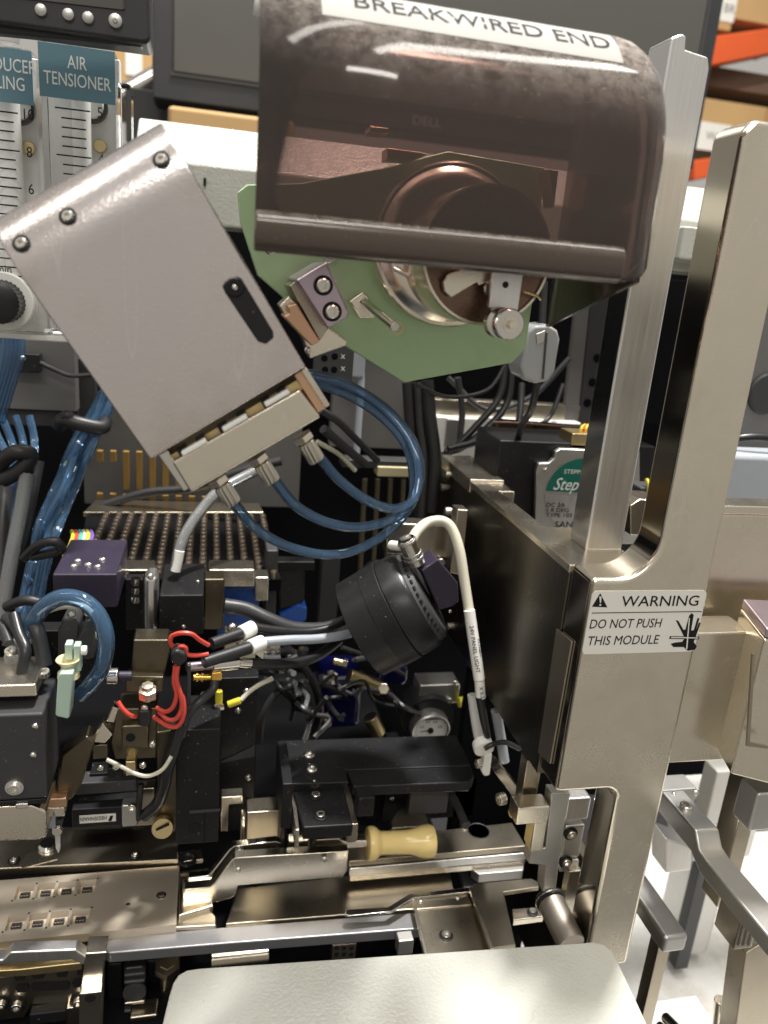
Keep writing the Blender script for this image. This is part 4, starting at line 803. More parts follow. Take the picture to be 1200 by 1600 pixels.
solo(MB().box(119, 168, 300, 306, -345, -170), 'inner_shade_sheet', blackout, 'black sheet added as the shade behind the vertical slide rail', 'shade sheet', 0.4)  # added sheet, coloured black to keep this gap in shade
# ================================================================ left interior: back to front
solo(MB().pb(-60, 528, 118, 640, 420, 10), 'cabinet_sheet', grey_paint, 'grey painted sheet below the flow meters', 'sheet', 0.8)
solo(MB().pb(-60, 640, 120, 665, 424, 30), 'grey_cabinet_ledge', dim_grey, 'dark ledge under the grey painted panel', 'ledge', 0.8)
solo(MB().pb(112, 560, 150, 700, 432, 8), 'grey_cabinet_edge', dim_grey, 'dark edge plate beside the grey painted panel', 'panel', 0.5)  # plain dark grey plate
solo(MB().pb(130, 640, 470, 790, 462, 6), 'grey_card_cage', grey_paint, 'grey card cage plate with orange stripes behind the steel housing', 'plate', 0.5)
sd_ = thing('small_sensor', 'small black sensor with a thin lead clipped to the grey panel', 'sensor', P(40, 580, y=412))
part(MB().pb(14, 552, 62, 582, 412, 7), 'sensor_body', black_pl, sd_, 0.8)
screw(sd_, 35, 560, 1.6, y=411.6, me=DOME)
part(MB().ptube([(60, 566, 414), (90, 580, 414), (112, 587, 414), (150, 584, 416), (180, 570, 420)], 1.1, n=8), 'sensor_lead', black_w, sd_, 0)
gp_ = thing('pin_header', 'row of amber contact strips standing in front of the grey card cage', 'pin header', P(210, 770, y=448))
for i in range(9):
    x = 156 + i*20.5
    part(MB().pb(x - 5, 704 + (0 if i > 1 else 0) + i*0.6, x + 5, 766 if i > 1 else 722, 448, 3), 'contact_strip', amber, gp_, 0.5)
    part(MB().pb(x - 5, 771 + i*0.6, x + 5, 780 + i*0.6, 447, 3), 'contact_foot', amber, gp_, 0.4)
# blue tube bundles
for k in range(5):
    a = k*7
    solo(MB().ptube([(8 + a*0.9, 520, 372), (4 + a, 560, 372), (-6 + a*0.8, 610, 374), (-26 + a, 660, 376)], 1.7, n=8), 'air_tube', blue_tb, 'blue air tube dropping from the flow meter shelf', 'tube', 0, group='blue air tubes below the flow meters')
for k in range(4):
    solo(MB().ptube([(-20 + k*22, 650, 392), (0 + k*18, 690, 386), (18 + k*10, 730, 378 - k*2), (10 + k*8, 790, 372), (6 + k*6, 850, 366)], 1.8, n=8), 'air_tube', blue_tb, 'blue air tube gathered by the fuzzy black tie at the cabinet ledge', 'tube', 0, group='blue air tubes gathered at the ledge')
for k in range(7):
    dx = (k % 4)*10.5; dy = (k // 4); jj = [random.uniform(-7, 7) for _ in range(16)]
    solo(MB().ptube([(172 + dx*0.5, 590, 362 + dy*6), (148 + dx*0.8 + jj[0], 640, 358 + dy*5 + jj[6]), (112 + dx + jj[1], 700, 350 + dy*5 + jj[7]), (82 + dx + jj[2], 760, 344 + dy*5 + jj[8]), (60 + dx + jj[3], 820, 338 + dy*5 + jj[9]), (50 + dx*0.9 + jj[4], 880, 332 + dy*5 + jj[10]), (32 + dx*0.9, 950, 326 + dy*5), (10 + dx, 1010, 318 + dy*5)], 1.75, n=8), 'air_tube', blue_tb, 'blue air tube in the steep bundle behind the steel housing', 'tube', 0, group='blue air tubes in the steep bundle')
def wrap_tie(pts, r, lab): solo(MB().ptube(pts, r, n=10), 'hook_tie', black_rub, lab, 'cable tie', 0)
wrap_tie([(92, 664, 352), (100, 656, 346), (125, 662, 344), (158, 668, 346), (164, 660, 352)], 3.2, 'thick black hook-and-loop tie round the steep blue bundle')
wrap_tie([(96, 660, 346), (104, 648, 344), (112, 655, 344)], 2.2, 'loose black tie end above the steep blue bundle')
wrap_tie([(-8, 740, 356), (10, 715, 350), (30, 706, 348), (48, 712, 350), (30, 735, 350), (4, 750, 352)], 3.4, 'fuzzy black tie round the tubes at the cabinet ledge')
wrap_tie([(38, 872, 322), (60, 852, 316), (85, 846, 314), (96, 858, 316), (80, 864, 318), (50, 870, 320)], 2.0, 'black hook-and-loop strap looped over the lower blue bundle')
wrap_tie([(10, 948, 288), (40, 938, 284), (70, 944, 284)], 2.0, 'flat black strap across the foot of the blue bundle')
for pts, r, m, lb2 in (([(60, 720, 356), (48, 780, 350), (36, 840, 345), (18, 900, 338), (4, 980, 326)], 2.6, grey_w, 'dark grey hose beside the steep blue bundle'),
                      ([(42, 740, 350), (34, 790, 345), (20, 860, 338), (6, 940, 330), (-6, 1000, 322)], 3.2, clear_tb, 'cloudy clear hose at the edge of the blue bundle'),
                      ([(10, 760, 360), (4, 820, 352), (0, 900, 344), (-6, 960, 336)], 3.0, grey_w, 'grey hose hanging outermost by the cabinet ledge'),
                      ([(160, 790, 430), (230, 770, 426), (300, 762, 420), (380, 735, 412), (440, 720, 408)], 2.4, grey_w, 'grey hose slanting across the amber contacts'),
                      ([(274, 892, 300), (280, 860, 302), (292, 830, 306), (316, 795, 312), (345, 765, 318), (400, 735, 330)], 2.3, clear_tb, 'cloudy clear tube rising from the black cube block')):
    solo(MB().ptube(pts, r, n=10), 'hose', m, lb2, 'hose', 0)
solo(MB().cyl(P(274, 893, y=299.5), P(281, 860, y=301), 2.0, n=16), 'tube_sleeve', white_pl, 'white sleeve at the foot of the cloudy tube on the black cube', 'sleeve', 0.2)
# rows of pins on the linear motor
pa = thing('pin_bed', 'bed of small metal screw heads in receding rows on a dark plate', 'pin bed', P(280, 900, z=-131))
part(MB().pz([(118, 905), (135, 800), (185, 778), (400, 786), (440, 905)], -134, 6), 'bed_plate', blackout, pa, 0.5)
part(MB().pz([(130, 800), (150, 780), (405, 786), (412, 800)], -131.5, 3), 'rear_rim', nickel_dark, pa, 0.5)
PIN = unit(MB().lathe([(1, -2.4), (1, 0), (0.75, 0.35), (0.2, 0.4)], (0, 0, 0), (0, 0, 1), 10), mat('dull_pin_metal', (0.30, 0.25, 0.20, 1), 1, 0.38, 0.1, 90), 'pin')
xs0 = P(128, 892, z=-131).x; xs1 = P(428, 892, z=-131).x; ys0 = P(280, 893, z=-131).y; ys1 = P(280, 803, z=-131).y
NC = 14
for i in range(NC):
    for j in range(15):
        o = sub_copy(PIN, 'pin', pa, (xs0 + (xs1-xs0)*i/(NC-1), ys0 + (ys1-ys0)*j/14, -131.2 + random.uniform(-.25, .25)), (0, 0, 1), 1.75)
part(MB().pb(326, 890, 398, 918, 312, 12), 'front_cap', nickel, pa, 0.8)
part(MB().pb(398, 902, 420, 940, 314, 10), 'front_cap', nickel, pa, 0.8)
part(MB().pb(185, 890, 240, 905, 316, 12), 'front_cap', nickel, pa, 0.8)
solo(MB().pb(340, 918, 404, 1000, 318, 14), 'blue_card', blue_pl, 'blue plastic card edge below the pin bed', 'card', 0.6)
solo(MB().pb(318, 905, 350, 985, 300, 10), 'brown_clip', bronze, 'dark bronze clip beside the black cube block', 'clip', 0.8)
solo(MB().pb(414, 860, 432, 1000, 330, 12), 'corrugated_post', grey_pl, 'dark corrugated post at the end of the pin bed', 'post', 0.8)
cvb = thing('cover_block', 'violet-black block with five bright screws on its top', 'block', P(135, 945, y=290))
part(MB().pb(83, 897, 183, 950, 290, 40), 'block_body', purple_an, cvb, 0.7)
zt = P(133, 897, y=290).z
for a, b in ((122, 876), (116, 884), (138, 882), (160, 874), (153, 885)): screw(cvb, a, b, 1.5, z=zt + 0.1, me=DOME)
for i, m in enumerate((yel_w, red_w, teal_w, white_w, yel_w, viol_w)):
    x = 108 + i*6; solo(MB().ptube([(x - 8, 870, 330), (x, 855, 330), (x + 6, 838, 336), (x + 4, 830, 350)], 0.9, n=8), 'signal_wire', m, ['yellow', 'red', 'teal', 'cream', 'second yellow', 'violet'][i] + ' signal wire curving behind the violet-black block', 'wire', 0, group='coloured signal wires')
cb2 = thing('cube_block', 'plain black cube block below the pin bed', 'block', P(284, 990, y=284))
part(MB().pb(249, 930, 318, 992, 284, 34), 'cube_body', black_an, cb2, 0.7)
screw(cb2, 287, 979, 0.9, y=283.8, me=DOME); screw(cb2, 309, 908, 0.8, z=P(284, 930, y=284).z, me=DOME)
part(MB().pb(225, 902, 246, 990, 288, 12), 'side_clip', alu, cb2, 2.0)
screw(cb2, 235, 901, 1.3, y=286, me=DOME)
sc2 = thing('standoff_column', 'stack of bright standoffs between the violet block and the cube block', 'standoff', P(212, 940, y=300))
for b in (912, 926, 940): part(MB().lathe([(0.2, 0), (1.8, 0), (2.1, 0.8), (1.8, 2.4), (0.2, 2.4)], P(212, b, y=300), (0, 0, 1), 16), 'standoff', polished, sc2, 0)
part(MB().pb(196, 905, 224, 985, 306, 6), 'standoff_plate', black_an, sc2, 0.5)
# transducer head, far left
th = thing('transducer_head', 'dark grey transducer block on a nickel foot with a brass cable nut on top', 'transducer', P(36, 1312, y=236))
part(MB().pb(-60, 1117, 71, 1252, 236, 24), 'head_block', grey_pl, th, 1.0)
part(MB().pb(-60, 1252, 72, 1260, 237, 22), 'seal', black_pl, th, 0.3)
part(MB().py([(-60, 1262), (50, 1258), (72, 1268), (73, 1308), (60, 1313), (-60, 1316)], 238, 18), 'nickel_foot', nickel, th, 0.7)
screw(th, 23, 1231, 2.0, y=235.6); sub_copy(RINGM, 'washer', th, P(23, 1229, y=236), (0, -1, 0), 2.9).data = unit(MB().lathe([(1.0, -0.3), (1.0, 0.25), (0.5, 0.25), (0.5, -0.3)], (0, 0, 0), (0, 0, 1), 24), alu, 'washer')
part(MB().pb(24, 1256, 44, 1264, 236, 6), 'foot_stud', polished, th, 0.4)
part(MB().pb(-60, 1071, 57, 1091, 240, 20), 'nickel_block', nickel, th, 0.7)
nz = P(32, 1062, y=248)
part(MB().lathe([(3.2, 1.8), (3.2, 3.6), (5.4, 3.6), (5.8, 3.0), (5.8, 0), (3.2, 0)], nz + Vector((0, 0, -3)), (0, 0, 1), 36), 'brass_nut', brass, th, 0)
part(MB().tube([P(33, 1056, y=248), P(36, 1040, y=249), P(40, 1015, y=251), P(30, 990, y=256), P(22, 960, y=262)], 1.9, n=12), 'cable', black_w, th, 0)
screw(th, 17, 1020, 2.0, y=256, n=(0, -0.3, 1)); screw(th, 70, 1052, 1.7, y=250, n=(0, -0.3, 1)); screw(th, 29, 1001, 1.5, y=262, n=(0, -0.3, 1)); screw(th, 45, 1001, 1.5, y=262, n=(0, -0.3, 1))
part(MB().pb(6, 1024, 30, 1042, 254, 8), 'clear_spacer', clear_tb, th, 0.4)
solo(MB().ptube([(40, 1000, 262), (52, 970, 260), (72, 945, 258), (100, 933, 256), (132, 940, 254), (156, 965, 252), (166, 1000, 250), (160, 1040, 250), (145, 1065, 252), (128, 1085, 256)], 2.9, n=14), 'air_tube', blue_tb, 'thick blue tube arching over the black clamp heads', 'tube', 0)
solo(MB().ptube([(52, 975, 266), (72, 955, 264), (100, 946, 262), (128, 948, 262), (142, 958, 262)], 1.3, n=10), 'cream_wire', white_w, 'cream wire following the inside of the thick blue arch', 'wire', 0)
for pts, r in (([(48, 968, 262), (58, 985, 258), (64, 1010, 256), (70, 1040, 254)], 2.6), ([(30, 990, 266), (22, 975, 268), (10, 965, 272)], 2.2), ([(-5, 975, 270), (6, 985, 268), (14, 1005, 264)], 2.0)):
    solo(MB().ptube(pts, r, n=10), 'cable', grey_w, ['dark grey cable dropping behind the brass nut', 'short dark cable above the brass nut', 'dark cable at the outer side of the transducer'][(2.6, 2.2, 2.0).index(r)], 'cable', 0)
ck = thing('twin_clamp', 'dark grey twin-headed clamp with bright screws under the blue arch', 'clamp', P(118, 1040, y=262))
part(MB().py([(90, 985), (98, 968), (116, 966), (124, 975), (120, 1030), (90, 1030)], 262, 10), 'clamp_head', grey_pl, ck, 0.8)
part(MB().py([(120, 1000), (134, 970), (144, 966), (150, 975), (146, 1030), (124, 1032)], 260, 10), 'clamp_head', grey_pl, ck, 0.8)
part(MB().pb(60, 985, 150, 1080, 274, 8), 'clamp_backing', black_an, ck, 0.6)
for a, b in ((112, 959), (138, 959), (150, 993)): screw(ck, a, b, 1.5, y=262, me=DOME)
mt_ = thing('mint_connector', 'pale mint green plug with a cream collar standing beside the transducer block', 'connector', P(102, 1125, y=240))
part(MB().py([(90, 1058), (94, 1052), (114, 1052), (114, 1060), (109, 1120), (106, 1124), (88, 1120), (86, 1117)], 240, 7), 'plug_body', mint, mt_, 0.6)
part(MB().pb(101, 1007, 113, 1032, 246, 4), 'latch_post', mint, mt_, 0.5)
part(MB().pb(115, 1009, 126, 1050, 246, 4), 'latch_post', mint, mt_, 0.5)
part(MB().cyl(P(127, 1016, y=247), P(136, 1016, y=247), 1.6), 'latch_pin', white_pl, mt_, 0.3)
part(MB().lathe([(1.2, 3.2), (3.6, 5.2), (3.9, 4.8), (2.3, 2.6), (2.2, 0.2), (3.4, 0), (3.6, -1.8), (1.0, -2)], P(107, 1050, y=246), (0, 0, 1), 28), 'cream_collar', cream, mt_, 0)
# wedge tool and capillary
ca = thing('bond_tool', 'slender bronze bond tool holder ending in a white ceramic tip above the plate', 'bond tool', P(90, 1330, y=252))
part(MB().py([(84, 1255), (96, 1180), (135, 1150), (148, 1160), (128, 1225), (112, 1250)], 256, 8), 'tool_arm', bronze, ca, 0.8)
part(MB().pb(82, 1248, 104, 1262, 252, 7), 'tool_collar', copper, ca, 0.5)
part(MB().pb(83, 1262, 101, 1277, 253, 6), 'tool_clamp', nickel, ca, 0.5)
part(MB().cyl(P(92, 1277, y=255), P(90, 1300, y=255), 1.8, 1.2), 'tool_shank', grey_pl, ca, 0)
part(MB().lathe([(0.25, -8.5), (0.9, -6), (1.0, 0), (0.2, 0)], P(90, 1302, y=255), (0, 0, 1), 16), 'ceramic_tip', white_br, ca, 0)
part(MB().lathe([(0.2, 0), (1.7, 0), (2.1, 1), (1.7, 2), (0.2, 2)], P(89, 1300, y=252), (0, 1, 0), 20), 'lock_screw', polished, ca, 0)
part(MB().pb(75, 1275, 86, 1295, 252, 6), 'plastic_guard', pale_w, ca, 0.5)
solo(MB().lathe([(0.2, 0.6), (2.6, 0.4), (3.0, 1.2), (3.2, 0), (4.2, 0), (4.2, 1.0), (3.4, 1.8)][::-1], P(76, 1322, z=-247), (0, 0, 1), 30), 'ring_fitting', polished, 'polished ring fitting on the plate below the transducer', 'fitting', 0)
# red wire cluster and dark assembly in the middle left
da = thing('dark_carriage', 'dark bronze carriage with a nut, clips and a drilled block', 'carriage', P(205, 1200, y=262))
part(MB().py([(208, 1000), (262, 1000), (268, 1008), (258, 1052), (252, 1060), (204, 1056)], 268, 10), 'upper_plate', bronze, da, 0.6)
part(MB().py([(196, 1062), (206, 1056), (256, 1058), (254, 1082), (196, 1082)], 264, 8), 'bent_lip', bronze, da, 0.5)
part(MB().lathe([(0.3, 0), (3.4, 0), (3.4, 3.6), (2.2, 4.0), (2.2, 5.6), (0.3, 5.8)], P(231, 1088, y=261), (0, -0.25, 1), 6), 'hex_nut', nickel, da, 0)
part(MB().py([(182, 1108), (245, 1106), (245, 1185), (180, 1188), (172, 1160)], 266, 12), 'drilled_block', bronze, da, 0.7)
part(MB().pb(190, 1134, 232, 1170, 262, 5), 'drilled_pad', bronze, da, 0.6)
part(MB().cyl(P(204, 1153, y=261.8), P(204, 1153, y=261.8) + Vector((0, 1, 0)), 1.7), 'bore', ink, da, 0)
part(MB().py([(146, 1152), (160, 1130), (176, 1148), (164, 1162), (146, 1160)], 260, 5), 'spring_clip', nickel, da, 0.4)
part(MB().py([(166, 1128), (176, 1104), (185, 1108), (178, 1130)], 262, 5), 'spring_clip', nickel, da, 0.4)
part(MB().pb(144, 1164, 168, 1186, 260, 5), 'terminal', bronze, da, 0.4)
for a, b in ((226, 1106), (238, 1163), (157, 1199), (181, 1198), (223, 1196)): screw(da, a, b, 1.3, y=259.8, me=DOME)
part(MB().cyl(P(166, 1056, y=264), P(186, 1056, y=264), 3.2, n=28), 'thumb_knob', polished, da, 0.8)
part(MB().cyl(P(186, 1056, y=264), P(206, 1056, y=264), 1.8), 'knob_shaft', purple_an, da, 0.2)
part(MB().pb(196, 1190, 212, 1212, 262, 5), 'brass_peg', brass, da, 0.4)
part(MB().pb(168, 1200, 192, 1216, 264, 6), 'lower_block', black_an, da, 0.4)
for i, pts in enumerate(([(272, 1014, 262), (266, 1002, 262), (270, 993, 262), (284, 989, 261), (300, 991, 261), (312, 1000, 262), (326, 1008, 264)],
            [(276, 1018, 261), (282, 1010, 260), (290, 1012, 260), (292, 1022, 260), (305, 1024, 261), (325, 1022, 263)],
            [(274, 1040, 260), (272, 1065, 259), (276, 1085, 258), (270, 1105, 258), (258, 1112, 259), (244, 1106, 261)],
            [(278, 1040, 259), (276, 1062, 258), (282, 1085, 257), (284, 1105, 257), (276, 1122, 257), (262, 1124, 258), (248, 1112, 261)],
            [(276, 1038, 261), (277, 1070, 260), (286, 1092, 258), (287, 1118, 257), (278, 1134, 257), (262, 1134, 258), (240, 1120, 261)],
            [(184, 1096, 259), (192, 1108, 258), (202, 1117, 258), (212, 1120, 260)])):
    solo(MB().ptube(pts, 0.85, n=8), 'red_wire', red_w, ['red wire in the topmost loop above the black splice', 'red wire in the short kinked loop beside the black splice', 'red wire of the innermost hanging loop', 'red wire of the middle hanging loop', 'red wire of the outermost hanging loop', 'short red wire crossing the bronze carriage'][i], 'wire', 0, group='red wires on the carriage')
solo(MB().py([(266, 1022), (275, 1015), (292, 1022), (292, 1036), (278, 1044), (266, 1036)], 257, 7), 'cable_splice', black_rub, 'black splice sleeve gathering the red wires', 'splice', 1.5)
solo(MB().pb(215, 1110, 236, 1135, 259, 4), 'tape_wrap', black_rub, 'black tape wrap on the red wires at the carriage', 'tape', 1.2)
solo(MB().ptube([(167, 1187, 258), (190, 1198, 256), (215, 1210, 254), (234, 1212, 254), (254, 1202, 255), (268, 1182, 257)], 0.75, n=8), 'bare_wire', white_w, 'stiff cream wire curving under the drilled block', 'wire', 0)
for pts, r, lb3 in (([(284, 1130, 262), (274, 1165, 262), (262, 1200, 261), (256, 1230, 262), (246, 1255, 264), (225, 1275, 266)], 2.4, 'thick black cable hanging from the red wire bundle to the plate'),
                    ([(276, 1132, 264), (266, 1170, 264), (254, 1210, 265)], 1.6, 'thinner black cable hanging beside the red wire bundle'),
                    ([(336, 1062, 268), (332, 1078, 266), (310, 1098, 262), (292, 1120, 262), (284, 1150, 262)], 1.7, 'dark grey lead curving from the gold connector'),
                    ([(216, 1280, 266), (218, 1250, 265), (220, 1225, 266)], 1.2, 'short black cable beside the encoder label')):
    solo(MB().ptube(pts, r, n=10), 'cable', black_w if r != 1.7 else grey_w, lb3, 'cable', 0)
# encoder
en = thing('linear_encoder', 'black linear encoder bar with an upside-down white maker label', 'encoder', P(160, 1290, y=270))
part(MB().pz([(118, 1288), (124, 1245), (212, 1236), (216, 1282), (190, 1286)], -236, 3), 'encoder_top', black_an, en, 0.5)
part(MB().pb(112, 1262, 216, 1292, 268, 5), 'encoder_bar', black_an, en, 0.5)
part(MB().pb(190, 1258, 214, 1292, 265, 5), 'grey_lug', alu_grey, en, 0.8)
screw(en, 206, 1261, 1.6, y=264.6)
en = part(MB().pb(124, 1273, 181, 1285, 267.8, 0.3), 'label', paper, en, 0)
text('HEIDENHAIN', P(146, 1279, y=267.6), (-1, 0, 0), (0, 0, -1), 2.5, ink, en, xs=0.68)
part(MB().py([(169, 1283), (172, 1275), (177, 1275), (174, 1283)], 267.6, 0.15), 'logo', ink, en, 0); en = en.parent
part(MB().pb(115, 1222, 214, 1240, 272, 8), 'scale_cover', grey_pl, en, 0.6)
part(MB().pb(140, 1208, 190, 1222, 276, 8), 'scale_block', black_an, en, 0.5)
hb = thing('bronze_strut', 'dull bronze strut with a large slotted screw at its foot', 'strut', P(255, 1300, y=266))
part(MB().py([(244, 1145), (270, 1140), (290, 1180), (276, 1300), (240, 1300), (246, 1230)], 272, 8), 'strut_body', bronze, hb, 0.6)
part(MB().pb(212, 1232, 242, 1290, 274, 6), 'strut_side', nickel_dark, hb, 0.5)
ss_ = part(MB().lathe([(0.1, -1.2), (4.0, -1.2), (4.3, -0.8), (4.3, 2), (0.1, 2)], P(254, 1293, y=268), (0, 1, -0.3), 32), 'slotted_screw', brass, hb, 0)
part(MB().tube([P(244, 1297, y=266.4), P(264, 1288, y=266.4)], 0.45, n=6, smooth=False), 'screw_slot', ink, hb, 0)
bcol = thing('black_column', 'tall matt black column with a bronze corner nut at its foot', 'column', P(310, 1330, y=270))
part(MB().pb(275, 1140, 343, 1318, 268, 26), 'column_body', black_an, bcol, 0.6)
part(MB().pb(296, 1266, 344, 1270, 267.4, 1), 'column_lip', dim_grey, bcol, 0.2)
part(MB().pb(318, 1272, 321, 1318, 267.5, 1), 'column_seam', ink, bcol, 0)
part(MB().cyl(P(304, 1295, y=267.8), P(304, 1295, y=267.8) + Vector((0, 0.8, 0)), 2.6), 'bore', ink, bcol, 0)
part(MB().pz([(276, 1331), (314, 1326), (318, 1342), (282, 1347)], -246, 2), 'corner_plate', nickel, bcol, 0.3)
sub_copy(RINGM, 'corner_nut', bcol, P(293, 1341, z=-245.6), (0, 0, 1), 4.0)
vp = thing('vertical_panel', 'black vertical panel with a dome screw behind the coax connectors', 'panel', P(380, 1290, y=300))
part(MB().pb(292, 1060, 400, 1300, 300, 8), 'panel_body', black_an, vp, 0.5)
screw(vp, 340, 1147, 1.6, y=299.6, me=DOME)
part(MB().py([(345, 1190), (398, 1165), (398, 1182), (345, 1192)], 299.4, 0.5), 'worn_edge', dim_grey, vp, 0)
brn = thing('brass_bracket', 'bronze bracket with a dark bore behind the clamp plate', 'bracket', P(370, 1300, y=285))
part(MB().py([(345, 1246), (380, 1244), (380, 1256), (358, 1258), (356, 1300), (345, 1300)], 284, 6), 'bracket_body', nickel, brn, 0.5)
part(MB().pb(376, 1278, 384, 1320, 276, 6), 'post', nickel, brn, 0.8)
part(MB().pb(385, 1268, 445, 1320, 290, 10), 'rear_block', nickel_dark, brn, 0.5)
# coax cables and connector clip
cx = thing('connector_bracket', 'bright metal bracket with a screw and white tab holding the coax connectors', 'bracket', P(425, 1040, y=285))
part(MB().py([(398, 1022), (415, 1000), (438, 1008), (440, 1036), (420, 1038)], 286, 3), 'bracket_plate', nickel, cx, 0.4)
screw(cx, 427, 1015, 1.9, y=285.6); screw(cx, 363, 982, 2.2, y=288, me=DOME); screw(cx, 376, 1003, 2.0, y=288, me=DOME)
part(MB().pb(413, 1026, 438, 1047, 283, 2), 'white_tab', pale_w, cx, 0.4)
part(MB().pb(350, 985, 400, 1030, 292, 5), 'bracket_base', nickel_dark, cx, 0.5)
def coax(p0, p1, p2, lab_, end):
    c = thing('coax_connector', lab_, 'connector', P(p1[0], p1[1] + 8, y=p1[2]), group='coax connectors')
    part(MB().tube([P(*p0[:2], y=p0[2]), P(*p1[:2], y=p1[2])], 2.3, n=16, smooth=False, r1=2.5), 'boot', black_rub, c, 0.3)
    part(MB().cyl(P(*p1[:2], y=p1[2]), P(*p2[:2], y=p2[2]), 3.0, n=20), 'white_collar', white_pl, c, 0.6)
    part(MB().ptube(end, 1.9, n=12), 'lead', black_w if 'upper' in lab_ else pale_w, c, 0)
coax((330, 1006, 270), (376, 990, 278), (396, 980, 282), 'upper coax connector with white collar and black lead', [(396, 980, 282), (430, 985, 284), (480, 988, 288), (520, 980, 292), (545, 968, 296)])
coax((318, 1035, 262), (390, 1012, 272), (411, 1003, 276), 'lower coax connector with white collar and pale grey lead', [(411, 1003, 276), (450, 1000, 278), (500, 998, 282), (545, 990, 286), (575, 975, 290)])
pl_ = thing('barrel_plug', 'bright metal barrel plug with a black tail below the coax connectors', 'plug', P(370, 1045, y=270))
part(MB().tube([P(292, 1042, y=264), P(334, 1038, y=268)], 1.8, n=14, smooth=False), 'plug_sleeve', violet_st, pl_, 0)
part(MB().tube([P(330, 1039, y=268), P(372, 1035, y=272)], 2.8, n=20, smooth=False), 'plug_barrel', polished, pl_, 0.4)
part(MB().tube([P(372, 1035, y=272), P(392, 1036, y=274)], 2.0, n=20, smooth=False), 'plug_ring', polished, pl_, 0.3)
part(MB().ptube([(392, 1037, 274), (430, 1038, 278), (470, 1034, 284), (500, 1022, 290), (530, 1000, 296)], 2.2, n=12), 'plug_tail', black_w, pl_, 0)
solo(MB().ptube([(350, 946, 292), (385, 952, 292), (420, 968, 290), (460, 982, 290), (510, 982, 294), (548, 968, 300)], 3.0, n=12), 'cable', grey_w, 'thick dark grey cable sweeping past the blue card to the ring light', 'cable', 0)
gc_ = thing('gold_connector', 'small right-angle gold connector on the dark grey lead', 'connector', P(325, 1065, y=268))
part(MB().tube([P(302, 1058, y=268), P(330, 1058, y=268)], 1.2, n=14, smooth=False), 'gold_barrel', gold, gc_, 0.2)
part(MB().pb(330, 1051, 347, 1064, 266, 5), 'gold_elbow', gold, gc_, 0.5)
for a in (306, 314): part(MB().tube([P(a, 1058, y=268), P(a + 4, 1058, y=268)], 1.7, n=14, smooth=False), 'gold_ring', gold, gc_, 0.1)
for pts, lb4 in (([(342, 1079, 284), (342, 1098, 284)], 'upright yellow crimp sleeve in the dark'), ([(356, 1101, 284), (376, 1094, 284)], 'slanted yellow crimp sleeve in the dark')):
    q = [P(*p[:2], y=p[2]) for p in pts]
    solo(MB().tube(q, 1.5, n=12, smooth=False), 'crimp_sleeve', yel_w, lb4, 'crimp sleeve', 0.3)
solo(MB().ptube([(376, 1094, 284), (388, 1082, 286), (405, 1070, 288), (426, 1060, 290)], 1.0, n=8), 'crimp_wire', white_w, 'cream wire leaving the slanted yellow sleeve', 'wire', 0)
solo(MB().ptube([(340, 1100, 284), (342, 1105, 283), (350, 1104, 283)], 1.5, n=8), 'ring_terminal', polished, 'metal ring terminal between the yellow sleeves', 'terminal', 0)
rc_ = random.Random(5)
for i in range(14):                   # thin leads tangled in the dark middle
    x0, y0_ = rc_.uniform(400, 560), rc_.uniform(1000, 1090)
    pts = [(x0, y0_, rc_.uniform(325, 350))]
    for k in range(4): pts.append((pts[-1][0] + rc_.uniform(-30, 45), pts[-1][1] + rc_.uniform(-18, 34), rc_.uniform(325, 352)))
    solo(MB().ptube(pts, rc_.uniform(0.8, 1.7), n=8, sub=6), 'lead', (black_w, grey_w, grey_w, black_w, clear_tb)[i % 5], 'thin lead tangled in the dark behind the coax connectors', 'lead', 0, group='thin leads tangled behind the coax connectors')
for i in range(8):
    x0, y0_, yy = rc_.uniform(395, 600), rc_.uniform(1015, 1140), rc_.uniform(330, 362)
    q = P(x0, y0_, y=yy); dr = Vector((rc_.uniform(-1, 1), rc_.uniform(-.5, .3), rc_.uniform(-1, 1))).normalized()
    f = thing('pipe_fitting', 'small metal pipe fitting glinting in the dark behind the coax connectors', 'fitting', q, group='small pipe fittings behind the coax connectors')
    part(MB().cyl(q, q + dr*5, 2.0, n=14), 'barrel', (nickel_dark, brass, screw_st)[i % 3], f, 0.3)
    part(MB().lathe([(0.2, 0), (2.9, 0), (2.9, 2.2), (0.2, 2.2)], q + dr*5, dr, 6), 'hex_collar', (screw_st, nickel_dark, brass)[i % 3], f, 0.2)
for a, b in ((385, 1080), (318, 1085), (388, 1215), (372, 1110)): screw(vp, a, b, 1.4, y=299.6, me=DOME)
for a, b in ((612, 1248), (655, 1244), (705, 1240)): screw(bp_, a, b, 1.3, y=299.6, me=DOME)
for a, b in ((55, 1135), (52, 1180)): screw(th, a, b, 1.1, y=235.7, me=DOME)
solo(MB().pb(292, 1040, 298, 1105, 262, 3), 'steel_tie_rod', grey_pl, 'thin grey rod beside the hanging red loops', 'rod', 0.3)
# ================================================================ work area at the bottom
SZ = -250
wp = thing('rear_plate', 'dark burnished steel plate with countersunk screws behind the pocketed strip', 'plate', P(140, 1340, z=-249))
part(MB().pz([(-80, 1310), (100, 1292), (276, 1284), (279, 1343), (-80, 1361)], -247.5, 4), 'plate', nickel_dark, wp, 0.4)
for a, b in ((211, 1337), (22, 1345)):
    sub_copy(RINGM, 'counterbore', wp, P(a, b, z=-247.3), (0, 0, 1), 2.6); screw(wp, a, b, 1.6, z=-247.6)
part(MB().pz([(30, 1345), (48, 1330), (96, 1328), (90, 1342), (34, 1356)], -247.2, 0.3), 'bright_patch', nickel, wp, 0)
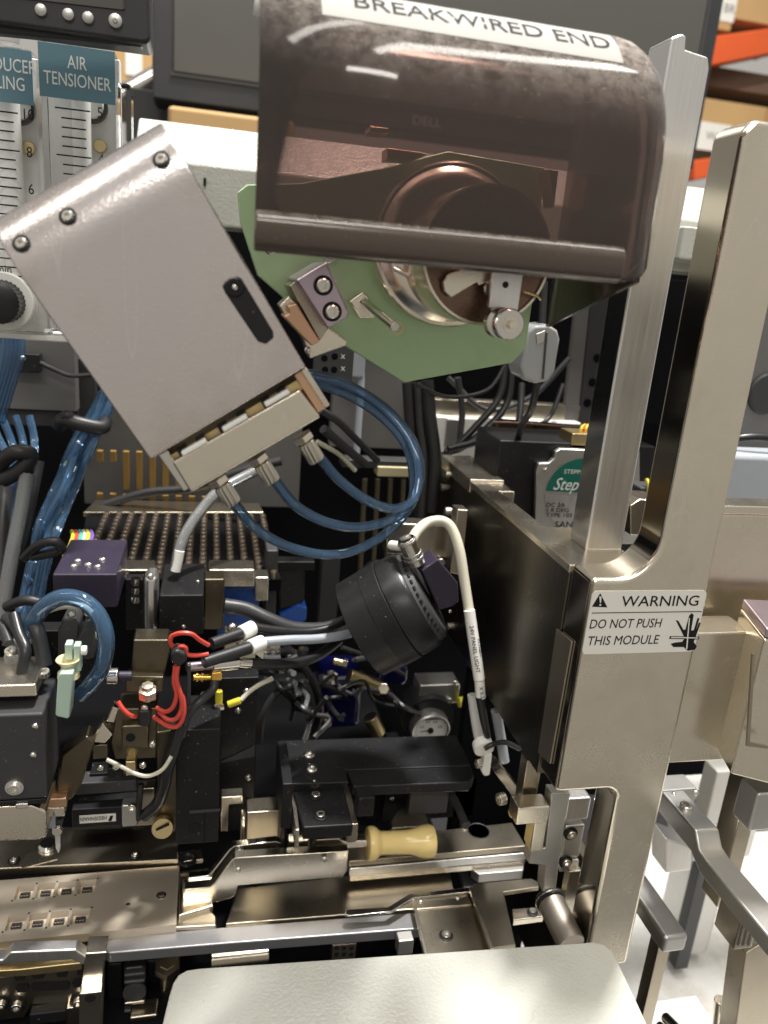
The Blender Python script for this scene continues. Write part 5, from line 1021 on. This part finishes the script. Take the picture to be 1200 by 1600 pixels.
# pocketed strip carrier: grid with real pockets
stp = thing('strip_carrier', 'sand-coloured strip carrier with eight small square pockets in two rows', 'strip carrier', P(150, 1430, z=SZ))
xR = P(278, 1395, z=SZ).x; xL = P(-90, 1420, z=SZ).x; y0 = P(140, 1458, z=SZ).y; y1 = P(140, 1364, z=SZ).y
row = []
pw = P(56, 1391, z=SZ).x - P(26, 1391, z=SZ).x
rx = [P(26 + i*32.3, 1391 - i*2.4, z=SZ).x for i in range(4)]; rx2 = [P(12 + i*33.3, 1438 - i*2.6, z=SZ).x for i in range(4)]
ra = (P(88, 1400, z=SZ).y, P(88, 1379, z=SZ).y); rb = (P(78, 1448, z=SZ).y, P(78, 1425, z=SZ).y)
pk = []
for i in range(4): pk.append((rx[i], rx[i] + pw*0.9, ra[0], ra[1])); pk.append((rx2[i], rx2[i] + pw*0.9, rb[0], rb[1]))
def pocket_plate(x0, x1, y0, y1, z, th, depth, pockets):
    xs = sorted({x0, x1, *[p[0] for p in pockets], *[p[1] for p in pockets]}); ys = sorted({y0, y1, *[p[2] for p in pockets], *[p[3] for p in pockets]})
    b = MB()
    for i in range(len(xs)-1):
        for j in range(len(ys)-1):
            mx, my = (xs[i]+xs[i+1])/2, (ys[j]+ys[j+1])/2
            if not any(p[0] < mx < p[1] and p[2] < my < p[3] for p in pockets):
                b.add([(xs[i], ys[j], z), (xs[i+1], ys[j], z), (xs[i+1], ys[j+1], z), (xs[i], ys[j+1], z)], [(0, 1, 2, 3)])
    for p in pockets:
        ins = 0.5; t = [(p[0], p[2], z), (p[1], p[2], z), (p[1], p[3], z), (p[0], p[3], z)]; q = [(p[0]+ins, p[2]+ins, z-depth), (p[1]-ins, p[2]+ins, z-depth), (p[1]-ins, p[3]-ins*2, z-depth), (p[0]+ins, p[3]-ins*2, z-depth)]
        b.add(t + q, [(0, 4, 5, 1), (1, 5, 6, 2), (2, 6, 7, 3), (3, 7, 4, 0), (4, 7, 6, 5)])
    b.add([(x0, y0, z), (x1, y0, z), (x1, y1, z), (x0, y1, z), (x0, y0, z-th), (x1, y0, z-th), (x1, y1, z-th), (x0, y1, z-th)], [(0, 4, 5, 1), (1, 5, 6, 2), (2, 6, 7, 3), (3, 7, 4, 0)])
    return b
sand = mat('sand_toned_metal', (0.62, 0.54, 0.43, 1), 0.75, 0.40, 0.06, 60, 0.12, 2600)
def raw_part(b, name, mt, par):
    base = b.base(); me = bpy.data.meshes.new(name); me.from_pydata([(v-base)*MM for v in b.v], [], b.f); me.materials.append(mt); return link(name, me, base, par)
raw_part(pocket_plate(xL, xR, y0, y1, SZ, 4, 2.4, pk), 'carrier_plate', sand, stp)
DIE = unit(MB().box(-1.9, 1.9, -1.2, 1.0, -0.4, 0.7), grey_pl, 'die')
PAD = unit(MB().box(-0.35, 0.35, -0.3, 0.5, 0, 0.5), polished, 'die_pad')
for p in pk:
    c = Vector(((p[0]+p[1])/2, (p[2]+p[3])/2 + 0.3, SZ - 2.0))
    d = sub_copy(DIE, 'die', stp, c, (0, 0, 1), 1.0); d.rotation_euler = (0, 0, 0)
    for k in (-1, 0, 1):
        q = link('die_pad', PAD, c + Vector((k*1.1, -0.9, 0.7)), stp)
    for cx_, cy_ in ((p[0]-0.5, p[2]-0.4), (p[1]+0.4, p[3]+0.4)):
        part(MB().cyl((cx_, cy_, SZ-0.2), (cx_, cy_, SZ+0.05), 0.42, n=10), 'location_hole', ink, stp, 0)
part(MB().lathe([(1.3, -0.4), (1.3, 0.12), (2.0, 0.12), (2.0, -0.4)], P(252, 1399, z=SZ), (0, 0, 1), 24), 'bushing', nickel, stp, 0)
for a, b, r in ((252, 1399, 1.25), (200, 1414, 0.9)): part(MB().cyl(P(a, b, z=SZ-.3), P(a, b, z=SZ+.06) , r, n=16), 'hole', ink, stp, 0)
solo(MB().pz([(-80, 1361), (276, 1343), (277, 1352), (-80, 1371)], -252.2, 3), 'gap_shade_strip', ink, 'thin black strip painted as the shaded gap along the rear of the pocketed carrier', 'gap strip', 0)  # shade of the gap drawn as a black strip
cf = thing('strip_clamp', 'chamfered nickel strip clamp at the end of the pocketed carrier', 'clamp', P(308, 1430, z=-252))
part(MB().pz([(280, 1361), (326, 1355), (330, 1397), (333, 1415), (279, 1431)], -250.4, 4), 'foot_plate', nickel, cf, 0.5)
part(MB().pz([(188, 1454), (200, 1438), (276, 1432), (325, 1418), (338, 1431), (338, 1446)], -252.5, 3), 'front_bevel', nickel_dark, cf, 0.7)
part(MB().pb(285, 1388, 333, 1405, 264, 6), 'raised_pad', nickel, cf, 0.7)
# clamp lever with ivory handle
LYp = 262
cv = thing('clamp_lever', 'bent nickel clamp lever with an ivory spool-shaped handle', 'lever', P(450, 1395, y=LYp))
part(MB().py([(286, 1396), (288, 1390), (328, 1386), (336, 1380), (362, 1344), (368, 1340), (545, 1330), (542, 1362), (536, 1371), (372, 1384), (368, 1400), (358, 1405), (330, 1412), (328, 1395)], LYp, 4.5), 'lever_plate', nickel, cv, 0.5)
part(MB().py([(292, 1382), (294, 1372), (326, 1368), (332, 1362), (360, 1326), (366, 1322), (432, 1314), (445, 1320), (445, 1332), (368, 1340), (362, 1348), (338, 1378), (328, 1384)], LYp + 7, 3.5), 'rear_strap', polished, cv, 0.5)
part(MB().pb(449, 1303, 484, 1333, LYp + 6, 8), 'pivot_block', polished, cv, 1.0)
screw(cv, 467, 1304, 1.5, z=P(467, 1303, y=LYp + 6).z, me=DOME); screw(cv, 374, 1330, 1.7, y=LYp + 5.8); screw(cv, 372, 1359, 1.3, y=LYp + 0.1, me=DOME); screw(cv, 507, 1342, 1.4, y=LYp - 1.2, me=DOME)
part(MB().py([(488, 1334), (494, 1312), (530, 1310), (536, 1315), (575, 1314), (575, 1324), (540, 1326), (532, 1334)], LYp + 7, 5), 'handle_shank', nickel, cv, 0.6)
hp0, hp1 = P(573, 1318, y=LYp + 10), P(677, 1314, y=LYp + 10); hl_ = (hp1 - hp0).length; s_ = scale_at(620, 1316, LYp + 10)
hp = [(1, 0), (20, 0), (24, 1), (25.5, 4), (25.5, 10), (23, 15), (19.5, 18), (17.5, 22), (17.5, 55), (18.2, 66), (20.5, 76), (23.5, 84), (25, 92), (25, 100), (23.5, 104), (1, 105)]
part(MB().lathe([(r*s_, h*hl_/105) for r, h in hp], hp0, hp1 - hp0, 48), 'handle', ivory, cv, 0)
# rails
rs = thing('rear_rail', 'long layered steel rail behind the ivory handle with an oval recess', 'rail', P(690, 1340, z=-248))
part(MB().pz([(535, 1312), (690, 1297), (800, 1285), (822, 1322), (700, 1333), (545, 1346)], -246, 3), 'rail_top', nickel_dark, rs, 0.4)
part(MB().pz([(545, 1349), (823, 1324.5), (824, 1333), (546, 1358)], -249.4, 4), 'rail_lip', alu, rs, 0.5)
part(MB().pz([(546, 1361), (825, 1336), (820, 1345), (547, 1369)], -254, 3), 'rail_base', nickel, rs, 0.3)
part(MB().lathe([(0.1, 0), (5, 0), (5.2, 0.15), (5.4, 0)], P(748, 1298, z=-245.8), (0, 0, 1), 32), 'oval_recess', dim_grey, rs, 0)
screw(rs, 726, 1290, 2.4, z=-246)
solo(MB().pz([(742, 1351), (820, 1344), (818, 1360), (748, 1366), (736, 1357)], -256, 5), 'rail_stop', alu_grey, 'grey stepped stop bolted under the rear rail', 'stop', 0.5)
solo(MB().pz([(352, 1444), (360, 1420), (372, 1388), (545, 1368), (702, 1353), (714, 1418), (640, 1421)], -260, 3), 'centre_plate', nickel_dark, 'broad dark burnished centre plate between the two rails', 'plate', 0.5)
solo(MB().pz([(716, 1353), (745, 1351), (750, 1368), (812, 1362), (808, 1385), (735, 1390), (728, 1400)], -264, 3), 'grey_plate', dim_grey, 'blue-grey plate beside the centre plate', 'plate', 0.4)
fr2 = thing('front_rail', 'grey anodised front rail with a dark front edge', 'rail', P(420, 1470, z=-254))
grey_an = mat('grey_anodised', (0.27, 0.27, 0.28, 1), 0.7, 0.36, 0.08, 60, 0.08, 1800, dust=0.3)
part(MB().pz([(142, 1467), (352, 1448), (665, 1424), (780, 1415), (786, 1440), (665, 1450), (350, 1474), (170, 1489)], -254, 5), 'rail_bar', grey_an, fr2, 0.6)
part(MB().lathe([(1.6, 0.5), (2.2, 0.9), (3.0, 0.9), (3.2, 0.4), (3.2, -1), (1.6, -1)], P(156, 1475, z=-254), (0, 0, 1), 28), 'screw_rim', polished, fr2, 0); screw(fr2, 156, 1475, 1.9, z=-254)
# right clamp brackets in front
rb_ = thing('spring_finger', 'bent bright spring finger on a dark plate with two rivets and a screw', 'spring finger', P(690, 1480, z=-250))
part(MB().pz([(538, 1428), (540, 1421), (606, 1417), (640, 1396), (735, 1386), (737, 1393), (646, 1403), (612, 1424), (545, 1431)], -247.5, 1.2), 'finger', polished, rb_, 0.3)
part(MB().pz([(645, 1404), (729, 1396), (738, 1413), (650, 1421)], -248.8, 2), 'rivet_plate', nickel_dark, rb_, 0.3)
part(MB().pz([(650, 1422), (738, 1414), (768, 1484), (668, 1494)], -249.4, 3), 'base_plate', nickel_dark, rb_, 0.4)
part(MB().pz([(644, 1404), (648, 1404), (670, 1494), (664, 1495)], -248.2, 2), 'edge_bead', nickel, rb_, 0.2)
for a, b in ((657, 1408), (715, 1403)): screw(rb_, a, b, 0.9, z=-248.7, me=DOME)
screw(rb_, 697, 1462, 1.9, z=-249.4, bore=True)
sb2 = thing('bracket_arm', 'dark steel L-shaped bracket arm beside the spring finger', 'bracket', P(780, 1470, z=-246))
part(MB().pz([(733, 1386), (742, 1380), (830, 1372), (840, 1377), (843, 1386), (787, 1394), (806, 1476), (768, 1482)], -245, 2), 'arm_plate', nickel_dark, sb2, 0.4)
part(MB().pz([(733, 1386), (738, 1384), (772, 1482), (766, 1483)], -244.4, 2), 'edge_bead', nickel, sb2, 0.2)
screw(sb2, 832, 1425, 1.5, z=-252, bore=True)
part(MB().pz([(800, 1420), (848, 1416), (850, 1432), (802, 1438)], -252.5, 3), 'tie_plate', nickel, sb2, 0.4)
ro = thing('feed_roller', 'steel feed roller with a black rimmed end beside the frame foot', 'roller', P(870, 1440, y=215))
r0, r1 = P(860, 1408, y=224), P(893, 1476, y=206)
part(MB().cyl(r0, r1, 5.4, n=36), 'roller_body', matt_st, ro, 0.3)
part(MB().lathe([(3.0, -2.4), (5.2, -2.4), (6.0, -1.6), (6.0, 0.6), (5.2, 1.2), (3.0, 1.2)], r0, r1 - r0, 36), 'roller_rim', black_an, ro, 0)
part(MB().lathe([(5.6, -0.9), (6.14, -0.8), (6.14, -0.2), (5.6, -0.1)], r0, r1 - r0, 36), 'rim_ring', polished, ro, 0)
solo(MB().box(108, 120, 196, 232, -276, -262), 'dark_carrier', nickel_dark, 'dark carrier block under the bracket arm', 'carrier', 0.5)
# lower left: chuck and mount
ck2 = thing('front_chuck', 'silver split front chuck with brass strip under the pocketed carrier', 'chuck', P(70, 1510, y=250))
part(MB().pz([(-80, 1492), (138, 1468), (150, 1478), (136, 1486), (72, 1490), (-80, 1505)], -257, 4), 'chuck_top', alu_grey, ck2, 0.6)
part(MB().py([(-60, 1502), (4, 1500), (16, 1488), (118, 1484), (138, 1498), (138, 1512), (112, 1500), (20, 1506), (-60, 1516)], 243, 5), 'chuck_lip', alu, ck2, 0.6)
part(MB().py([(-60, 1520), (30, 1515), (128, 1504), (128, 1516), (40, 1526), (-60, 1530)], 246, 10), 'brass_strip', brass, ck2, 0.5)
part(MB().pz([(69, 1474), (71.5, 1474), (70.5, 1492), (68, 1492)], -256.6, 0.8), 'split', ink, ck2, 0)
for a, b in ((3, 1483), (136, 1471)): part(MB().cyl(P(a, b, z=-256.9), P(a, b, z=-256.5), 0.8, n=14), 'hole', ink, ck2, 0)
bp2 = thing('slotted_bracket', 'bronze bracket with oval slots below the front chuck', 'bracket', P(60, 1590, y=248))
part(MB().py([(-40, 1530), (128, 1514), (128, 1580), (105, 1580), (95, 1568), (50, 1570), (38, 1590), (-40, 1600)], 250, 8), 'bracket_plate', nickel_dark, bp2, 0.5)
def oval(b, l, r, y, h, Y): return b.py([(l, y), (l + h*0.6, y - h), (r - h*0.6, y - h - (r-l)*0.04), (r, y - (r-l)*0.04), (r - h*0.6, y + h - (r-l)*0.04), (l + h*0.6, y + h)], Y, 0.8)
for l, r, y in ((24, 46, 1545), (48, 110, 1543), (112, 132, 1537), (22, 40, 1528), (50, 70, 1526), (88, 106, 1523), (120, 134, 1520)): part(oval(MB(), l, r, y, 6 if y > 1530 else 4, 249.4), 'slot', ink, bp2, 0)
for a, b, r in ((26, 1572, 3.2), (2, 1570, 2.6), (122, 1566, 3.2)):
    screw(bp2, a, b, r*0.62, y=248); sub_copy(RINGM, 'washer', bp2, P(a, b, y=249), (0, -1, 0), r)
part(MB().pb(45, 1582, 105, 1600, 246, 12), 'black_foot', black_an, bp2, 0.8)
part(MB().pb(104, 1574, 126, 1610, 247, 8), 'bronze_foot', nickel, bp2, 0.5)
nb = thing('nickel_upright', 'flat nickel upright with a cross hole below the front rail screw', 'upright', P(145, 1600, y=238))
part(MB().py([(134, 1490), (166, 1488), (158, 1548), (124, 1552)], 240, 8), 'upper_flat', nickel, nb, 0.4)
part(MB().py([(124, 1553), (159, 1549), (156, 1640), (122, 1640)], 236, 10), 'lower_block', nickel, nb, 0.4)
part(MB().cyl(P(141, 1560, y=235.8), P(141, 1560, y=235.8) + Vector((0, 1, 0)), 2.0), 'cross_hole', ink, nb, 0)
bk = thing('black_actuator', 'black actuator with rounded ribs under the front rail', 'actuator', P(205, 1590, y=245))
part(MB().pb(168, 1506, 192, 1620, 256, 12), 'side_plate', black_an, bk, 0.8)
part(MB().pb(193, 1512, 227, 1622, 250, 14), 'ribbed_body', black_pl, bk, 1.5)
for b in (1522, 1533, 1566, 1578): part(MB().pb(193, b, 227, b + 5, 248, 4), 'rib', grey_pl if b != 1566 else nickel_dark, bk, 0.8)
part(MB().lathe([(3.2, 0), (4.4, 0), (4.6, 0.5), (4.4, 1.4), (3.2, 1.4)], P(210, 1552, y=248.4), (0, 1, 0), 28), 'ring', grey_pl, bk, 0)
part(MB().pb(230, 1500, 262, 1620, 262, 10), 'rear_post', black_an, bk, 0.8)
part(MB().pb(202, 1588, 246, 1596, 244, 8), 'front_lip', nickel_dark, bk, 0.8)
sn = thing('hex_nut', 'hexagonal nut and bolt head under the front rail', 'nut', P(262, 1512, y=252))
part(MB().lathe([(0.2, 1.8), (3.0, 1.8), (3.2, 1.2), (5.4, 1.2), (5.6, 0.6), (5.6, -3), (0.2, -3)], P(262, 1506, y=254), (0, -0.3, 1), 6), 'nut_body', nickel_dark, sn, 0)
part(MB().cyl(P(262, 1512, y=255), P(262, 1600, y=255), 3.0), 'bolt_shank', nickel_dark, sn, 0)
gr = thing('perforated_tag', 'small bronze perforated tag under the front rail', 'tag', P(537, 1490, y=246))
part(MB().pb(519, 1476, 556, 1500, 246, 3), 'tag_plate', nickel_dark, gr, 0.2)
for i in range(3):
    for j in range(2): part(MB().cyl(P(526 + i*11.5, 1482 + j*10, y=245.8), P(526 + i*11.5, 1482 + j*10, y=245.8) + Vector((0, 0.6, 0)), 1.0, n=12), 'hole', ink, gr, 0)
solo(MB().cyl(P(330, 1500, y=252), P(420, 1490, y=252), 3.4), 'steel_roll', nickel_dark, 'dark steel roll behind the front cover', 'roll', 0.4)
solo(MB().pb(622, 1470, 646, 1492, 235, 5), 'clear_tab', alu_grey, 'small pale tab below the spring finger', 'tab', 0.5)
tape = mat('brown_tape', (0.36, 0.215, 0.085, 1), 0, 0.3, 0.05, 12)
# ================================================================ warehouse rack behind, right
for i, (y0_, y1_, lab_) in enumerate(((48, 88, 'upper orange rack beam behind the monitor'), (238, 262, 'lower orange rack beam behind the monitor'))):
    solo(MB().py([(1085, y0_ + 12), (1330, y0_ - 22), (1330, y1_ - 30), (1085, y1_ + 20)], 1900, 60), 'rack_beam', orange, lab_, 'rack beam', 4, group='orange pallet rack beams')
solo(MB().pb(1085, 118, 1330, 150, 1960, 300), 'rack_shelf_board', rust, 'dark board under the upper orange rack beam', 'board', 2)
bxs = [(1092, -60, 1152, 46, 'tall cardboard carton with a white label on the upper rack shelf', (1120, -30, 1152, 34)), (1153, -60, 1300, 44, 'plain cardboard carton on the upper rack shelf', None), (1070, 168, 1330, 240, 'long cardboard carton with a white label on the lower rack shelf', (1088, 192, 1140, 236))]
for l, t, r, b_, lab_, tag in bxs:
    c = thing('cardboard_box', lab_, 'box', P((l+r)/2, b_, y=1920), group='cardboard boxes on the rack')
    part(MB().pb(l, t, r, b_, 1920, 260), 'carton', card, c, 3)
    part(MB().pb((l+r)/2 - 9, t, (l+r)/2 + 9, b_, 1918.6, 2), 'packing_tape', tape, c, 0)
    if tag:
        part(MB().pb(*tag, 1918, 2), 'paper_label', paper, c, 0)
        if tag[1] > 100: text('WAY', P(1120, 214, y=1917), X1, Z1, 26, grey_ink, c)
        else: text('BR', P(1140, 14, y=1917), X1, Z1, 26, grey_ink, c)
lc = thing('cardboard_box', 'tall brown carton seen between the small display and the monitor', 'box', P(215, 150, y=1500))
part(MB().pb(120, -160, 300, 150, 1500, 300), 'carton', card, lc, 3)
part(MB().pb(196, 80, 222, 118, 1498, 2), 'paper_label', paper, lc, 0)
solo(MB().tube([P(190, 152, y=900), P(250, 118, y=900)], 11, n=20, smooth=False), 'chrome_tube', polished, 'thick chrome tube behind the flow meters', 'tube', 1)
solo(MB().pb(196, 150, 430, 235, 860, 60), 'monitor_shelf', dim_grey, 'dark shelf under the monitor', 'shelf', 2)
solo(MB().pb(262, 176, 460, 235, 760, 30), 'shelf_clutter_box', card, 'low brown box on the dark shelf under the monitor', 'box', 4)
# seen past the frame upright, right
gsp = thing('rear_cover', 'blue-grey cover with a dark round opening beyond the frame upright', 'cover', P(1190, 720, y=330))
part(MB().pb(1130, 440, 1300, 730, 330, 10), 'cover_panel', grey_paint, gsp, 1)
part(MB().lathe([(0.1, 0), (9, 0), (10, 1), (10, 4), (0.1, 4)], P(1200, 615, y=328), (0, 1, 0), 30), 'opening', dim_grey, gsp, 0)
solo(MB().ptube([(1130, 690, 312), (1160, 684, 308), (1190, 683, 306), (1240, 690, 304)], 1.8), 'cable', black_w, 'black cable crossing beyond the frame upright', 'cable', 0)
solo(MB().pb(1130, 712, 1300, 800, 300, 20), 'pale_block', pale_w, 'pale grey plastic block beyond the frame upright', 'block', 3)
